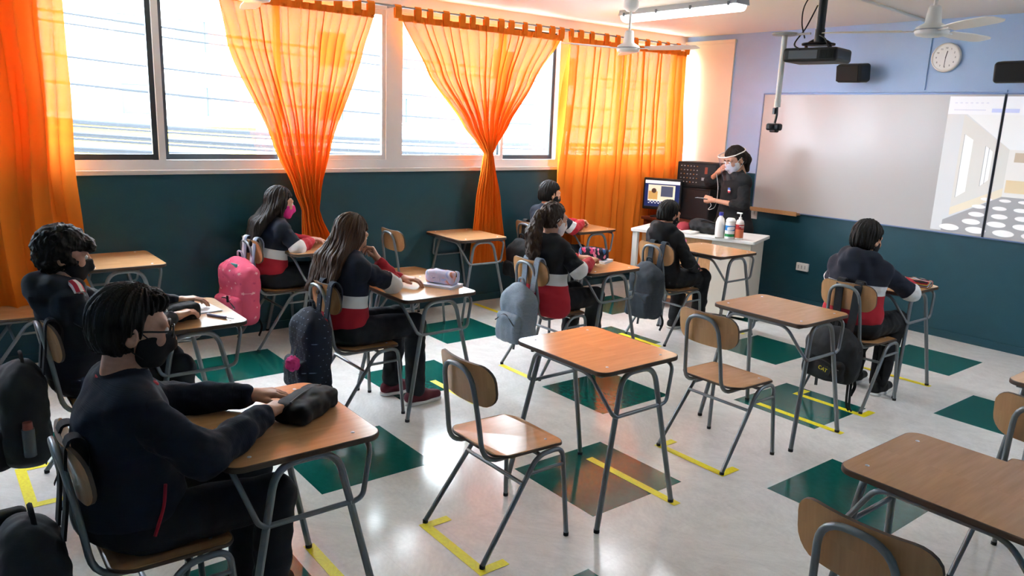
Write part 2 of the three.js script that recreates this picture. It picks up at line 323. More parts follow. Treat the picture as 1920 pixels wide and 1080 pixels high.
  for (const k of [0, 1]) { const u = part(t, 'leg_frame', G.U[k], M.steel); part(t, 'side_brace', G.side[k], M.steel); for (const q of [0.222, -0.222]) part(u, 'foot_cap', G.cap, M.rubber).position.set((k ? -1 : 1) * 0.213, 0, q); }
  part(t, 'back_frame', G.hair, M.steel); part(t, 'seat_rails', G.cross, M.steel); part(t, 'rear_crossbar', G.rear, M.steel);
  for (const [bx, bz] of [[0.12, 0.04], [-0.12, 0.04], [0.12, -0.16], [-0.12, -0.16]]) part(t, 'bolt', G.bolt, M.bolt).position.set(bx, bz > 0 ? 0.4185 : 0.424, bz);
  return t;
}
const desks = {
  D1: makeDesk('wooden desk with a black pencil case in front of the boy in glasses', 0.41, 1.39),
  D2: makeDesk('desk with a round black case and pen, used by the boy with the checked hood', -1.15, 1.28),
  D3: makeDesk('desk of the girl in the pink mask below the low knotted curtain', -2.76, -0.12),
  D4: makeDesk('desk carrying a pastel pencil case, used by the girl resting her head', -1.14, -0.1),
  D5: makeDesk('empty desk by the wall in front of the hanging curtain tail', -2.78, -1.6),
  D6: makeDesk('desk carrying a dark floral pencil case, used by the girl with the ponytail', -1.2, -1.61),
  D7: makeDesk('desk of the boy with clasped hands beside the straight curtain', -2.73, -2.92),
  D8: makeDesk('bare desk touching the white teacher table', -1.21, -3.06),
  D9: makeDesk('empty desk standing over two green tiles, with the pulled-out chair behind it', 0.37, -0.16),
  D10: makeDesk('empty desk between the boy with the black backpack and an empty chair', 0.365, -1.66, 0, 'B'),
  D11: makeDesk('desk with a striped pencil case in front of the boy seen from behind', 0.27, -3.04),
  D12: makeDesk('bare wooden desk away from the windows with chairs before and behind it', 1.99, -0.17, 0, 'B'),
  D13: makeDesk('bare desk in the row nearest the wall opposite the windows, towards the whiteboard', 1.95, -1.64),
  D14: makeDesk('empty desk below the windows next to the long amber curtain', -2.8, 1.24),
};
const chairs = {
  C1: makeChair('chair of the boy in glasses, black bag strapped to its back', 0.41, 1.81),
  C2: makeChair('chair of the boy with the checked hood, dark bag on its back', -1.0, 1.68),
  C3: makeChair('chair with the pink starry backpack hung on it', -2.775, 0.16),
  C4: makeChair('chair with the navy dotted backpack hung on it', -1.165, 0.32),
  C5: makeChair('empty chair against the teal wall below the windows', -2.775, -1.02),
  C6: makeChair('chair with the grey canvas backpack hung on it', -1.18, -1.2),
  C7: makeChair('chair of the boy with clasped hands beside the curtain', -2.7, -2.42),
  C8: makeChair('chair with the slate backpack hung on it, before the teacher table', -1.28, -2.6),
  C9: makeChair('empty chair pulled back over a yellow tape bracket behind the empty desk', 0.41, 0.43),
  C10: makeChair('empty chair tucked before the desk by the boy with the black backpack', 0.43, -1.07),
  C11: makeChair('chair with the black backpack with yellow letters', 0.39, -2.54),
  C12: makeChair('empty chair pushed close behind the bare desk away from the windows', 2.0, 0.33),
  C13: makeChair('empty chair between two bare desks far from the windows', 1.96, -1.08),
  C14: makeChair('chair beside the long amber curtain', -2.8, 1.85),
};
// ---------------------------------------------------------------- yellow tape on the floor
function tapeMark(label, parts) {
  const g = parts.map(([x0, z0, x1, z1]) => { const w = 0.045; const f = Math.abs(x1 - x0) > Math.abs(z1 - z0) ? flat('y', Math.min(x0, x1), Math.max(x0, x1), z0 - w / 2, z0 + w / 2, 0.0016, 0.0008, -1) : flat('y', x0 - w / 2, x0 + w / 2, Math.min(z0, z1), Math.max(z0, z1), 0.0017, 0.0008, -1); return f; });
  return single('tape_mark', merge(g), M.tape, label, 'floor tape', 'yellow tape marks on the floor');
}
const bracket = (x, z, l = 0.46) => [[x - l / 2, z, x + l / 2, z], [x - l / 2 + 0.022, z, x - l / 2 + 0.022, z - 0.12], [x + l / 2 - 0.022, z, x + l / 2 - 0.022, z - 0.12]];
const strip = (x, z, l = 0.62) => [[x - l / 2, z, x + l / 2, z]];
tapeMark('yellow tape bracket under the pulled-out empty chair', bracket(0.43, 0.665));
tapeMark('yellow tape strip across the green tile under the empty desk', strip(0.42, -0.41, 0.6));
tapeMark('yellow tape bracket at the rear feet of the chair before the middle empty desk', bracket(0.43, -0.855));
tapeMark('yellow tape strip across the green tile by the hanging backpack strap', strip(0.4, -1.91, 0.62));
tapeMark('yellow tape bracket behind the chair with the black backpack', bracket(0.4, -2.3, 0.5));
tapeMark('yellow tape strip under the desk with the striped case', strip(0.3, -3.28, 0.62));
tapeMark('yellow tape strip behind the chair with the grey backpack', strip(-1.18, -0.96, 0.4));
tapeMark('yellow tape strip ahead of the desk with the pastel case', strip(-1.1, -0.36, 0.5));
tapeMark('yellow tape strip under the empty desk by the curtain tail', strip(-2.7, -1.87, 0.6));
tapeMark('yellow tape strip ahead of the desk with the floral case', strip(-1.2, -1.86, 0.6));
tapeMark('yellow tape strip in front of the bare desk at the teacher table', strip(-1.2, -3.28, 0.5));
tapeMark('yellow tape bracket behind the chair of the boy with the checked hood', bracket(-1.1, 2.0));
tapeMark('yellow tape strip under the desk of the boy in glasses', strip(0.38, 1.14, 0.6));
tapeMark('yellow tape strip under the desk with the round black case', strip(-1.25, 1.03, 0.6));
tapeMark('yellow tape strip under the bare desk that has chairs before and behind it', strip(1.9, -0.42, 0.6));
tapeMark('yellow tape strip beside the chair with the slate backpack', strip(-1.3, -2.34, 0.45));
// ---------------------------------------------------------------- distance fields meshed with surface nets
function grid(lo, hi, cell) {
  const n = [0, 1, 2].map((k) => Math.ceil((hi[k] - lo[k]) / cell) + 1);
  return { lo, cell, n, f: new Float32Array(n[0] * n[1] * n[2]).fill(9) };
}
const cone = (a, b, ra, rb, k = 0.02, op = 0) => ({ t: 0, a, b, ra, rb: rb ?? ra, k, op });
const ell = (c, r, k = 0.02, op = 0, rot = null) => ({ t: 1, c, r, k, op, rot });   // rot: [axis angle x, y, z]
const rbx = (c, h, r, k = 0.01, op = 0) => ({ t: 2, c, h, r, k, op });
function primBox(p) {
  if (p.t === 0) return [[0, 1, 2].map((i) => Math.min(p.a[i] - p.ra, p.b[i] - p.rb)), [0, 1, 2].map((i) => Math.max(p.a[i] + p.ra, p.b[i] + p.rb))];
  if (p.t === 1) { const m = p.rot ? Math.max(...p.r) : 0; return [[0, 1, 2].map((i) => p.c[i] - Math.max(m, p.r[i])), [0, 1, 2].map((i) => p.c[i] + Math.max(m, p.r[i]))]; }
  return [[0, 1, 2].map((i) => p.c[i] - p.h[i]), [0, 1, 2].map((i) => p.c[i] + p.h[i])];
}
function fill(g, prims) {
  const { lo, cell, n, f } = g;
  for (const p of prims) {
    const [b0, b1] = primBox(p), m = p.k + 3 * cell;
    const i0 = [0, 1, 2].map((k) => clamp(Math.floor((b0[k] - m - lo[k]) / cell), 0, n[k] - 1)), i1 = [0, 1, 2].map((k) => clamp(Math.ceil((b1[k] + m - lo[k]) / cell), 0, n[k] - 1));
    let dist;
    if (p.t === 0) {
      const [ax, ay, az] = p.a, bx = p.b[0] - ax, by = p.b[1] - ay, bz = p.b[2] - az, l2 = bx * bx + by * by + bz * bz || 1e-9, dr = p.rb - p.ra;
      dist = (x, y, z) => { x -= ax; y -= ay; z -= az; const t = clamp((x * bx + y * by + z * bz) / l2, 0, 1); const dx = x - bx * t, dy = y - by * t, dz = z - bz * t; return Math.sqrt(dx * dx + dy * dy + dz * dz) - (p.ra + dr * t); };
    } else if (p.t === 1) {
      const [cx, cy, cz] = p.c, [rx, ry, rz] = p.r; let R = null;
      if (p.rot) R = new THREE.Matrix4().makeRotationFromEuler(new THREE.Euler(...p.rot)).invert().elements;
      dist = (x, y, z) => {
        x -= cx; y -= cy; z -= cz;
        if (R) { const a = R[0] * x + R[4] * y + R[8] * z, b = R[1] * x + R[5] * y + R[9] * z, c = R[2] * x + R[6] * y + R[10] * z; x = a; y = b; z = c; }
        const a = x / rx, b = y / ry, c = z / rz, k0 = Math.sqrt(a * a + b * b + c * c), d = a / rx, e = b / ry, h = c / rz, k1 = Math.sqrt(d * d + e * e + h * h);
        return k1 < 1e-6 ? -Math.min(rx, ry, rz) : k0 * (k0 - 1) / k1;
      };
    } else {
      const [cx, cy, cz] = p.c, [hx, hy, hz] = p.h, r = p.r;
      dist = (x, y, z) => { const a = Math.abs(x - cx) - hx + r, b = Math.abs(y - cy) - hy + r, c = Math.abs(z - cz) - hz + r; return Math.hypot(Math.max(a, 0), Math.max(b, 0), Math.max(c, 0)) + Math.min(Math.max(a, b, c), 0) - r; };
    }
    for (let k = i0[2]; k <= i1[2]; k++) for (let j = i0[1]; j <= i1[1]; j++) for (let i = i0[0]; i <= i1[0]; i++) {
      const at = (k * n[1] + j) * n[0] + i; let d = dist(lo[0] + i * cell, lo[1] + j * cell, lo[2] + k * cell); const v = f[at];
      if (p.op === 0) { const h = Math.max(p.k - Math.abs(v - d), 0) / p.k; f[at] = Math.min(v, d) - h * h * p.k * 0.25; }
      else if (p.op === 1) { d = -d; const h = Math.max(p.k - Math.abs(v - d), 0) / p.k; f[at] = Math.max(v, d) + h * h * p.k * 0.25; }
      else { const h = Math.max(p.k - Math.abs(v - d), 0) / p.k; f[at] = Math.max(v, d) + h * h * p.k * 0.25; }
    }
    if (p.op === 2) { // intersection: everything outside the box is outside
      for (let k = 0; k < n[2]; k++) for (let j = 0; j < n[1]; j++) for (let i = 0; i < n[0]; i++) if (i < i0[0] || i > i1[0] || j < i0[1] || j > i1[1] || k < i0[2] || k > i1[2]) f[(k * n[1] + j) * n[0] + i] = 9;
    }
  }
  return g;
}
function wobble(g, fn, reach = 0.03) {
  const { lo, cell, n, f } = g;
  for (let k = 0; k < n[2]; k++) for (let j = 0; j < n[1]; j++) for (let i = 0; i < n[0]; i++) { const at = (k * n[1] + j) * n[0] + i; if (Math.abs(f[at]) < reach) f[at] += fn(lo[0] + i * cell, lo[1] + j * cell, lo[2] + k * cell); }
  return g;
}
function net(g, uvFn) {
  const { lo, cell, n, f } = g, [nx, ny, nz] = n, id = new Int32Array(nx * ny * nz).fill(-1), pos = [], nor = [], idx = [];
  const at = (i, j, k) => (k * ny + j) * nx + i;
  const E = [[0, 1], [2, 3], [4, 5], [6, 7], [0, 2], [1, 3], [4, 6], [5, 7], [0, 4], [1, 5], [2, 6], [3, 7]], c = new Float32Array(8);
  for (let k = 0; k < nz - 1; k++) for (let j = 0; j < ny - 1; j++) for (let i = 0; i < nx - 1; i++) {
    let m = 0; for (let q = 0; q < 8; q++) { c[q] = f[at(i + (q & 1), j + ((q >> 1) & 1), k + (q >> 2))]; if (c[q] < 0) m |= 1 << q; }
    if (m === 0 || m === 255) continue;
    let x = 0, y = 0, z = 0, cnt = 0;
    for (const [a, b] of E) if (((m >> a) & 1) !== ((m >> b) & 1)) { const t = c[a] / (c[a] - c[b]); x += (a & 1) + t * ((b & 1) - (a & 1)); y += ((a >> 1) & 1) + t * (((b >> 1) & 1) - ((a >> 1) & 1)); z += (a >> 2) + t * ((b >> 2) - (a >> 2)); cnt++; }
    x /= cnt; y /= cnt; z /= cnt;
    id[at(i, j, k)] = pos.length / 3; pos.push(lo[0] + (i + x) * cell, lo[1] + (j + y) * cell, lo[2] + (k + z) * cell);
    const gx = lerp(lerp(c[1] - c[0], c[3] - c[2], y), lerp(c[5] - c[4], c[7] - c[6], y), z), gy = lerp(lerp(c[2] - c[0], c[3] - c[1], x), lerp(c[6] - c[4], c[7] - c[5], x), z), gz = lerp(lerp(c[4] - c[0], c[5] - c[1], x), lerp(c[6] - c[2], c[7] - c[3], x), y), l = Math.hypot(gx, gy, gz) || 1;
    nor.push(gx / l, gy / l, gz / l);
  }
  for (let k = 1; k < nz - 1; k++) for (let j = 1; j < ny - 1; j++) for (let i = 1; i < nx - 1; i++) {
    const s = f[at(i, j, k)] < 0;
    const quad = (o, a, b, d, e) => { if (a < 0 || b < 0 || d < 0 || e < 0) return; o ? idx.push(a, b, d, a, d, e) : idx.push(a, d, b, a, e, d); };
    if (s !== f[at(i + 1, j, k)] < 0) quad(s, id[at(i, j - 1, k - 1)], id[at(i, j, k - 1)], id[at(i, j, k)], id[at(i, j - 1, k)]);
    if (s !== f[at(i, j + 1, k)] < 0) quad(s, id[at(i - 1, j, k - 1)], id[at(i - 1, j, k)], id[at(i, j, k)], id[at(i, j, k - 1)]);
    if (s !== f[at(i, j, k + 1)] < 0) quad(s, id[at(i - 1, j - 1, k)], id[at(i, j - 1, k)], id[at(i, j, k)], id[at(i - 1, j, k)]);
  }
  const out = new THREE.BufferGeometry();
  out.setAttribute('position', new THREE.Float32BufferAttribute(pos, 3)); out.setAttribute('normal', new THREE.Float32BufferAttribute(nor, 3));
  const uv = new Float32Array(pos.length / 3 * 2);
  for (let i = 0; i < pos.length / 3; i++) { const [a, b] = uvFn ? uvFn(pos[i * 3], pos[i * 3 + 1], pos[i * 3 + 2]) : [pos[i * 3] + pos[i * 3 + 2], pos[i * 3 + 1]]; uv[i * 2] = a; uv[i * 2 + 1] = b; }
  out.setAttribute('uv', new THREE.BufferAttribute(uv, 2)); out.setIndex(idx); return out;
}
// mesh a list of primitives; grows the grid to hold them
function blob(prims, cell, { wob, uv, pad = 0.02 } = {}) {
  const lo = [9, 9, 9], hi = [-9, -9, -9];
  for (const p of prims) if (p.op === 0) { const [a, b] = primBox(p); for (let k = 0; k < 3; k++) { lo[k] = Math.min(lo[k], a[k] - pad); hi[k] = Math.max(hi[k], b[k] + pad); } }
  const g = grid(lo, hi, cell); fill(g, prims); if (wob) wobble(g, wob); return net(g, uv);
}
// ---------------------------------------------------------------- people
const skinTex = dataTex(128, 128, (u, v) => { const m = tnoise(u, v, 12, 8) * 0.03 + (rnd() - 0.5) * 0.02; return [0.78 + m, 0.58 + m, 0.47 + m]; }, { repeat: [6, 6] });
M.skin = std({ roughness: 0.55, map: skinTex });
M.skinTan = std({ roughness: 0.55, map: skinTex, color: rgb(0.8, 0.74, 0.7) });
const weave = dataTex(128, 128, (u, v) => 0.5 + tnoise(u, v, 40, 2) * 0.4 + (rnd() - 0.5) * 0.3, { srgb: false, repeat: [9, 9] });
const clothMat = (c, r = 0.9) => phys({ roughness: r, color: hex(c), bumpMap: weave, bumpScale: 0.0008, sheen: 0.1, sheenColor: hex('#8a93a5'), sheenRoughness: 0.6 });
M.navy = clothMat('#10151f'); M.navyDark = clothMat('#0d1017'); M.trouser = clothMat('#12151d'); M.black = clothMat('#0e0f12');
M.redCloth = clothMat('#b01f2d'); M.whiteCloth = clothMat('#d9d9d8'); M.fleece = clothMat('#101725', 1);
function bandTex(stops) { // stops: [[t, css], ...] colour up to t
  return canvasTex(256, 4, (c) => { let a = 0; for (const [t, s] of stops) { c.fillStyle = s; c.fillRect(Math.round(a * 256), 0, Math.ceil((t - a) * 256) + 1, 4); a = t; } });
}
const NAVY = '#141a2a', WHITE = '#dcdcda', RED = '#ad1c2b';
function bands(stops) { const t = bandTex(stops); t.wrapS = t.wrapT = THREE.ClampToEdgeWrapping; return phys({ roughness: 0.9, map: t, sheen: 0.25, sheenColor: hex('#8a93a5'), sheenRoughness: 0.6 }); }
const hairStreak = dataTex(256, 64, (u, v) => { const m = noise(u * 90, v * 3, 2) * 0.5 + noise(u * 200, v * 4, 7) * 0.35; return clamp(0.55 + m * 0.5, 0, 1); }, { srgb: false, repeat: [3, 1] });
const hairMat = (c, r = 0.6) => phys({ roughness: r, specularIntensity: 0.5, color: hex(c), bumpMap: hairStreak, bumpScale: 0.004 });
M.hairBlack = hairMat('#16130f'); M.hairBrown = hairMat('#4a3527'); M.hairDark = hairMat('#231a15'); M.hairCurly = hairMat('#3a2c24', 0.5);
M.maskBlack = clothMat('#131416'); M.maskPink = clothMat('#e0359a'); M.maskWhite = clothMat('#e9e9ea');
M.eye = std({ roughness: 0.2, color: hex('#e8e4de') }); M.iris = std({ roughness: 0.15, color: hex('#20140e') });
M.sole = std({ roughness: 0.6, color: hex('#e6e3de') });

// head, facing -Z, origin at its centre, about 0.225 tall
const HEAD = [
  ell([0, 0.027, 0.014], [0.074, 0.086, 0.092]), ell([0, -0.03, -0.028], [0.058, 0.078, 0.062], 0.03), cone([0, -0.088, -0.055], [0, -0.09, -0.06], 0.022, 0.02, 0.03),
  cone([0, 0.004, -0.089], [0, -0.03, -0.106], 0.008, 0.0135, 0.012), cone([-0.012, -0.033, -0.094], [0.012, -0.033, -0.094], 0.009, 0.009, 0.01),
  cone([-0.04, 0.024, -0.074], [0.04, 0.024, -0.074], 0.012, 0.012, 0.02), cone([-0.018, -0.062, -0.086], [0.018, -0.062, -0.086], 0.008, 0.008, 0.008),
  ell([0.034, -0.022, -0.06], [0.026, 0.024, 0.022], 0.02), ell([-0.034, -0.022, -0.06], [0.026, 0.024, 0.022], 0.02),
  ell([0.029, 0.004, -0.094], [0.016, 0.010, 0.012], 0.012, 1), ell([-0.029, 0.004, -0.094], [0.016, 0.010, 0.012], 0.012, 1),
  ell([0.077, -0.006, 0.012], [0.009, 0.031, 0.020], 0.006, 0, [0, -0.35, 0]), ell([-0.077, -0.006, 0.012], [0.009, 0.031, 0.020], 0.006, 0, [0, 0.35, 0]),
  ell([0.086, -0.004, 0.010], [0.006, 0.018, 0.010], 0.004, 1), ell([-0.086, -0.004, 0.010], [0.006, 0.018, 0.010], 0.004, 1),
  cone([0, -0.05, 0.02], [0, -0.17, 0.03], 0.05, 0.05, 0.03),
];
const headGeo = blob(HEAD, 0.0034);
const maskPrims = [ell([0, 0.027, 0.014], [0.080, 0.092, 0.098]), ell([0, -0.03, -0.028], [0.066, 0.085, 0.072], 0.03), cone([0, -0.09, -0.062], [0, -0.088, -0.064], 0.027, 0.025, 0.03), cone([0, -0.012, -0.094], [0, -0.045, -0.106], 0.011, 0.015, 0.035), rbx([0, -0.058, -0.085], [0.066, 0.052, 0.083], 0.012, 0.006, 2)];
const maskGeo = blob(maskPrims, 0.0034);
const eyeGeo = new THREE.SphereGeometry(0.0118, 14, 10), irisGeo = (() => { const g = new THREE.SphereGeometry(0.0062, 10, 8); g.translate(0, 0, -0.0068); return g; })();
// right hand: wrist at the origin, fingers towards -Z, palm down, thumb on -X; curl in radians per joint
function handGeo(curl, spread = 1, thumbIn = 0) {
  const P = [cone([0, 0, 0.035], [0, 0, -0.012], 0.023, 0.022, 0.012)];
  const kx = [-0.028, -0.0095, 0.0095, 0.027], kz = [-0.078, -0.083, -0.079, -0.07], L = [[0.036, 0.022, 0.018], [0.04, 0.025, 0.019], [0.036, 0.023, 0.018], [0.028, 0.018, 0.016]];
  kx.forEach((x, i) => P.push(cone([x * 0.6, 0, -0.01], [x, 0.001, kz[i]], 0.0155, 0.0108, 0.012)));
  kx.forEach((x, i) => {
    let p = [x, 0.001, kz[i]], a = 0; const fan = x * 3.2 * spread;
    L[i].forEach((l, s) => { a += curl[s] * (1 + 0.08 * i); const q = [p[0] + Math.sin(fan) * l * Math.cos(a), p[1] - Math.sin(a) * l, p[2] - Math.cos(a) * l * Math.cos(fan)]; P.push(cone(p, q, 0.0088 - s * 0.0008, 0.0082 - s * 0.0009, s ? 0.003 : 0.0045)); p = q; });
  });
  const t1 = [-0.04 + thumbIn * 0.012, -0.012 - thumbIn * 0.012, -0.047], t2 = [-0.05 + thumbIn * 0.026, -0.018 - thumbIn * 0.016, -0.074];
  P.push(cone([-0.014, -0.004, -0.015], t1, 0.0145, 0.0108, 0.01), cone(t1, t2, 0.0102, 0.0078, 0.004));
  return blob(P, 0.0026);
}
const HANDS = { relaxed: handGeo([0.3, 0.45, 0.35]), flat: handGeo([0.1, 0.18, 0.12]), grip: handGeo([0.9, 0.9, 0.5], 0.6, 1), fist: handGeo([1.3, 1.4, 0.9], 0.4, 1) };
const orient = (dir, up) => { const z = dir.clone().negate().normalize(), x = up.clone().cross(z).normalize(), y = z.clone().cross(x); return new THREE.Matrix4().makeBasis(x, y, z); };
function transformed(g, m, flip) {
  const c = g.clone(); if (flip) { c.applyMatrix4(new THREE.Matrix4().makeScale(-1, 1, 1)); const i = c.index.array; for (let k = 0; k < i.length; k += 3) { const t = i[k]; i[k] = i[k + 1]; i[k + 1] = t; } }
  c.applyMatrix4(m); return c;
}
const A3 = (v) => [v.x, v.y, v.z];
/* A seated (or standing) figure in its own frame: floor at y 0, facing -Z, right hand on +X.
   o.hip, o.lean (forward, rad), o.twist, o.head {yaw,pitch,roll,off}, o.R / o.L {elbow,wrist,hand,dir,palm}, o.knees, o.ankles */
function person(o) {
  const t = thing('person', o.label, 'person', o.at, o.turn ?? 0);
  const s = o.size ?? 1, hip = V(...(o.hip ?? [0, 0.545, 0.06]));
  const T = new THREE.Matrix4().makeTranslation(hip.x, hip.y, hip.z).multiply(new THREE.Matrix4().makeRotationFromEuler(new THREE.Euler(-(o.lean ?? 0.1), o.twist ?? 0, o.side ?? 0, 'YXZ'))).multiply(new THREE.Matrix4().makeScale(s, s, s));
  const sw = o.shoulder ?? 0.142, w = o.wide ?? 1;
  const sh = { R: V(sw, 0.345, 0).applyMatrix4(T), L: V(-sw, 0.345, 0).applyMatrix4(T) };
  const neck = V(0, 0.405, -0.005).applyMatrix4(T);
  const h = o.head ?? {}, hc = neck.clone().add(V(...(h.off ?? [0, 0.118 * s, -0.028])));
  const HM = new THREE.Matrix4().makeTranslation(hc.x, hc.y, hc.z).multiply(new THREE.Matrix4().makeRotationFromEuler(new THREE.Euler(-(h.pitch ?? 0.1), -(h.yaw ?? 0), h.roll ?? 0, 'YXZ'))).multiply(new THREE.Matrix4().makeScale(s, s, s));
  const kn = { R: o.kneeR ?? [0.11, 0.505, -0.36], L: o.kneeL ?? [-0.11, 0.505, -0.36] }, an = { R: o.ankleR ?? [0.12, 0.085, -0.33], L: o.ankleL ?? [-0.12, 0.085, -0.33] };
  const hipJ = { R: [hip.x + 0.085 * w, hip.y - 0.03, hip.z - 0.02], L: [hip.x - 0.085 * w, hip.y - 0.03, hip.z - 0.02] };
  // ---- the body: one skin mesh
  const B = [];
  for (const q of ['R', 'L']) {
    const a = o[q]; B.push(cone(A3(sh[q]), a.elbow, 0.042, 0.033, 0.03), cone(a.elbow, a.wrist, 0.032, 0.021, 0.02));
    B.push(cone(hipJ[q], kn[q], 0.068, 0.045, 0.04), cone(kn[q], an[q], 0.043, 0.03, 0.02), cone(an[q], [an[q][0], 0.04, an[q][2] - 0.1], 0.03, 0.024, 0.02));
  }
  const up = (x, y, z) => A3(V(x, y, z).applyMatrix4(T));
  B.push(cone(up(0, 0.02, 0), up(0, 0.30, 0), 0.095 * s, 0.10 * s, 0.05), cone(up(-0.1, 0.34, 0), up(0.1, 0.34, 0), 0.05 * s, 0.05 * s, 0.05), cone(A3(neck), A3(hc), 0.052 * s, 0.048 * s, 0.04));
  const skin = [blob(B, 0.014), transformed(headGeo, HM)];
  for (const q of ['R', 'L']) {
    const a = o[q], W = V(...a.wrist), d = a.dir ? V(...a.dir) : W.clone().sub(V(...a.elbow));
    const m = orient(d.normalize(), V(...(a.back ?? [0, 1, 0]))); m.setPosition(W.clone().addScaledVector(d, 0.02));
    m.multiply(new THREE.Matrix4().makeScale(s * 0.95, s * 0.95, s * 0.95));
    skin.push(transformed(HANDS[a.hand ?? 'relaxed'], m, q === 'L'));
  }
  part(t, 'body', mergeGeometries(skin.map((g) => g.index ? g : g)), o.skin ?? M.skin, o.skinLabel);
  // ---- top
  const folds = (f, amp) => (x, y, z) => noise(x * f, y * f * 1.6, z * f) * amp + noise(x * f * 2.3 + 4, y * f * 2.7, z * f * 2.1) * amp * 0.5;
  const hem = o.hem ?? -0.07;
  const torso = [ell([0, 0.04, 0.0], [0.168 * w, 0.12, 0.135 * w]), ell([0, 0.16, 0.0], [0.155 * w, 0.16, 0.12 * w], 0.05), ell([0, 0.275, 0.005], [0.165 * w, 0.13, 0.112 * w], 0.05), cone([-sw + 0.015, 0.345, 0.0], [sw - 0.015, 0.345, 0.0], 0.062, 0.062, 0.05), cone([0, 0.36, 0.005], [0, 0.412, -0.005], 0.074, 0.064, 0.03), cone([0.03, 0.385, 0.005], [sw - 0.005, 0.338, 0.0], 0.05, 0.06, 0.04), cone([-0.03, 0.385, 0.005], [-sw + 0.005, 0.338, 0.0], 0.05, 0.06, 0.04)];
  if (hem < -0.08) torso.push(cone([-0.085 * w, hem + 0.07, 0], [0.085 * w, hem + 0.07, 0], 0.135, 0.135, 0.06));
  torso.push(rbx([0, 0.25, 0], [0.4, 0.25 - hem, 0.4], 0.005, 0.02, 2), cone([0, 0.40, -0.012], [0, 0.55, -0.03], 0.056, 0.056, 0.012, 1));
  if (o.hood) torso.splice(7, 0, cone([-0.08, 0.42, 0.04], [0, 0.415, 0.09], 0.046, 0.056, 0.03), cone([0.08, 0.42, 0.04], [0, 0.415, 0.09], 0.046, 0.056, 0.03), cone([-0.085, 0.415, 0.035], [-0.055, 0.39, -0.06], 0.045, 0.03, 0.03), cone([0.085, 0.415, 0.035], [0.055, 0.39, -0.06], 0.045, 0.03, 0.03), cone([-0.05, 0.36, 0.09], [0.05, 0.36, 0.09], 0.05, 0.05, 0.04));
  const tg = blob(torso, 0.0085, { wob: folds(9, o.fold ?? 0.008), uv: (x, y) => [clamp((0.42 - y) / 0.5, 0.002, 0.998), 0.5] });
  tg.applyMatrix4(T); part(t, 'sweatshirt', tg, o.top, o.topLabel);
  for (const q of ['R', 'L']) {
    const a = o[q], S = sh[q], E = V(...a.elbow), W = V(...a.wrist), l1 = S.distanceTo(E), l2 = E.distanceTo(W), ru = (o.sleeve ?? 1) * s;
    const e1 = E.clone().lerp(S, 0.06), cuff = W.clone().lerp(E, a.cuff ?? 0.03);
    const S0 = S.clone().lerp(sh[q === 'R' ? 'L' : 'R'], 0.05).lerp(E, 0.04);
    const pr = (a.cuff ?? 0) > 0.5 ? [cone(A3(S0), A3(e1), 0.058 * ru, 0.054 * ru, 0.03), cone(A3(e1), A3(cuff), 0.054 * ru, 0.05 * ru, 0.03)] : [cone(A3(S0), A3(e1), 0.060 * ru, 0.054 * ru, 0.03), cone(A3(e1), A3(E.clone().lerp(W, 0.5)), 0.054 * ru, 0.048 * ru, 0.03), cone(A3(E.clone().lerp(W, 0.5)), A3(cuff), 0.048 * ru, 0.038 * ru, 0.02)];
    const g = blob(pr, 0.0075, { wob: folds(16, o.fold ?? 0.008), uv: (x, y, z) => {
      const p = V(x, y, z), t1 = clamp(p.clone().sub(S).dot(E.clone().sub(S)) / (l1 * l1), 0, 1), t2 = clamp(p.clone().sub(E).dot(W.clone().sub(E)) / (l2 * l2), 0, 1);
      const d1 = p.distanceTo(S.clone().lerp(E, t1)), d2 = p.distanceTo(E.clone().lerp(W, t2)); return [clamp(d1 < d2 ? t1 * 0.5 : 0.5 + t2 * 0.5, 0.002, 0.998), 0.5];
    } });
    part(t, 'sleeve', g, o.sleeveMat ?? o.top);
  }
  // ---- trousers and shoes
  const tr = [ell([hip.x, hip.y - 0.02, hip.z], [0.16 * w, 0.1, 0.125 * w])], TR = o.legWide ?? 1;
  for (const q of ['R', 'L']) { const mid = V(...kn[q]).lerp(V(...an[q]), 0.5); tr.push(cone(hipJ[q], kn[q], 0.09 * TR, 0.067 * TR, 0.03), cone(kn[q], A3(mid), 0.067 * TR, 0.06 * TR, 0.02), cone(A3(mid), [an[q][0], an[q][1] + 0.01, an[q][2]], 0.06 * TR, 0.058 * TR, 0.02)); }
  const tg2 = blob(tr, 0.0095, { wob: folds(11, 0.008) });
  if (!o.standing) { const p = tg2.attributes.position; for (let i = 0; i < p.count; i++) if (p.getY(i) < 0.434 && p.getZ(i) > -0.21) p.setY(i, 0.434); }
  part(t, 'trousers', tg2, o.trousers ?? M.trouser);
  for (const q of ['R', 'L']) {
    const [x, , z] = an[q], f = o.toe?.[q] ?? [x, z - 0.15], dx = f[0] - x, dz = f[1] - z;
    const g = blob([cone([x - dx * 0.25, 0.045, z - dz * 0.25], [x + dx * 0.3, 0.05, z + dz * 0.3], 0.04, 0.042, 0.02), cone([x + dx * 0.3, 0.042, z + dz * 0.3], [f[0], 0.034, f[1]], 0.042, 0.03, 0.03), cone([x, 0.06, z], [x, 0.1, z], 0.04, 0.038, 0.02), rbx([x + dx * 0.35, 0.1, z + dz * 0.35], [0.3, 0.09, 0.3], 0.001, 0.004, 2)], 0.006);
    const shoe = part(t, 'shoe', g, o.shoe ?? M.blackMatte);
    part(shoe, 'sole', blob([cone([x - dx * 0.25, 0.012, z - dz * 0.25], [x + dx * 0.35, 0.012, z + dz * 0.35], 0.043, 0.045, 0.01), cone([x + dx * 0.35, 0.012, z + dz * 0.35], [f[0], 0.012, f[1]], 0.045, 0.034, 0.01), rbx([x + dx * 0.35, 0.011, z + dz * 0.35], [0.3, 0.011, 0.3], 0.001, 0.003, 2)], 0.006), M.sole);
  }
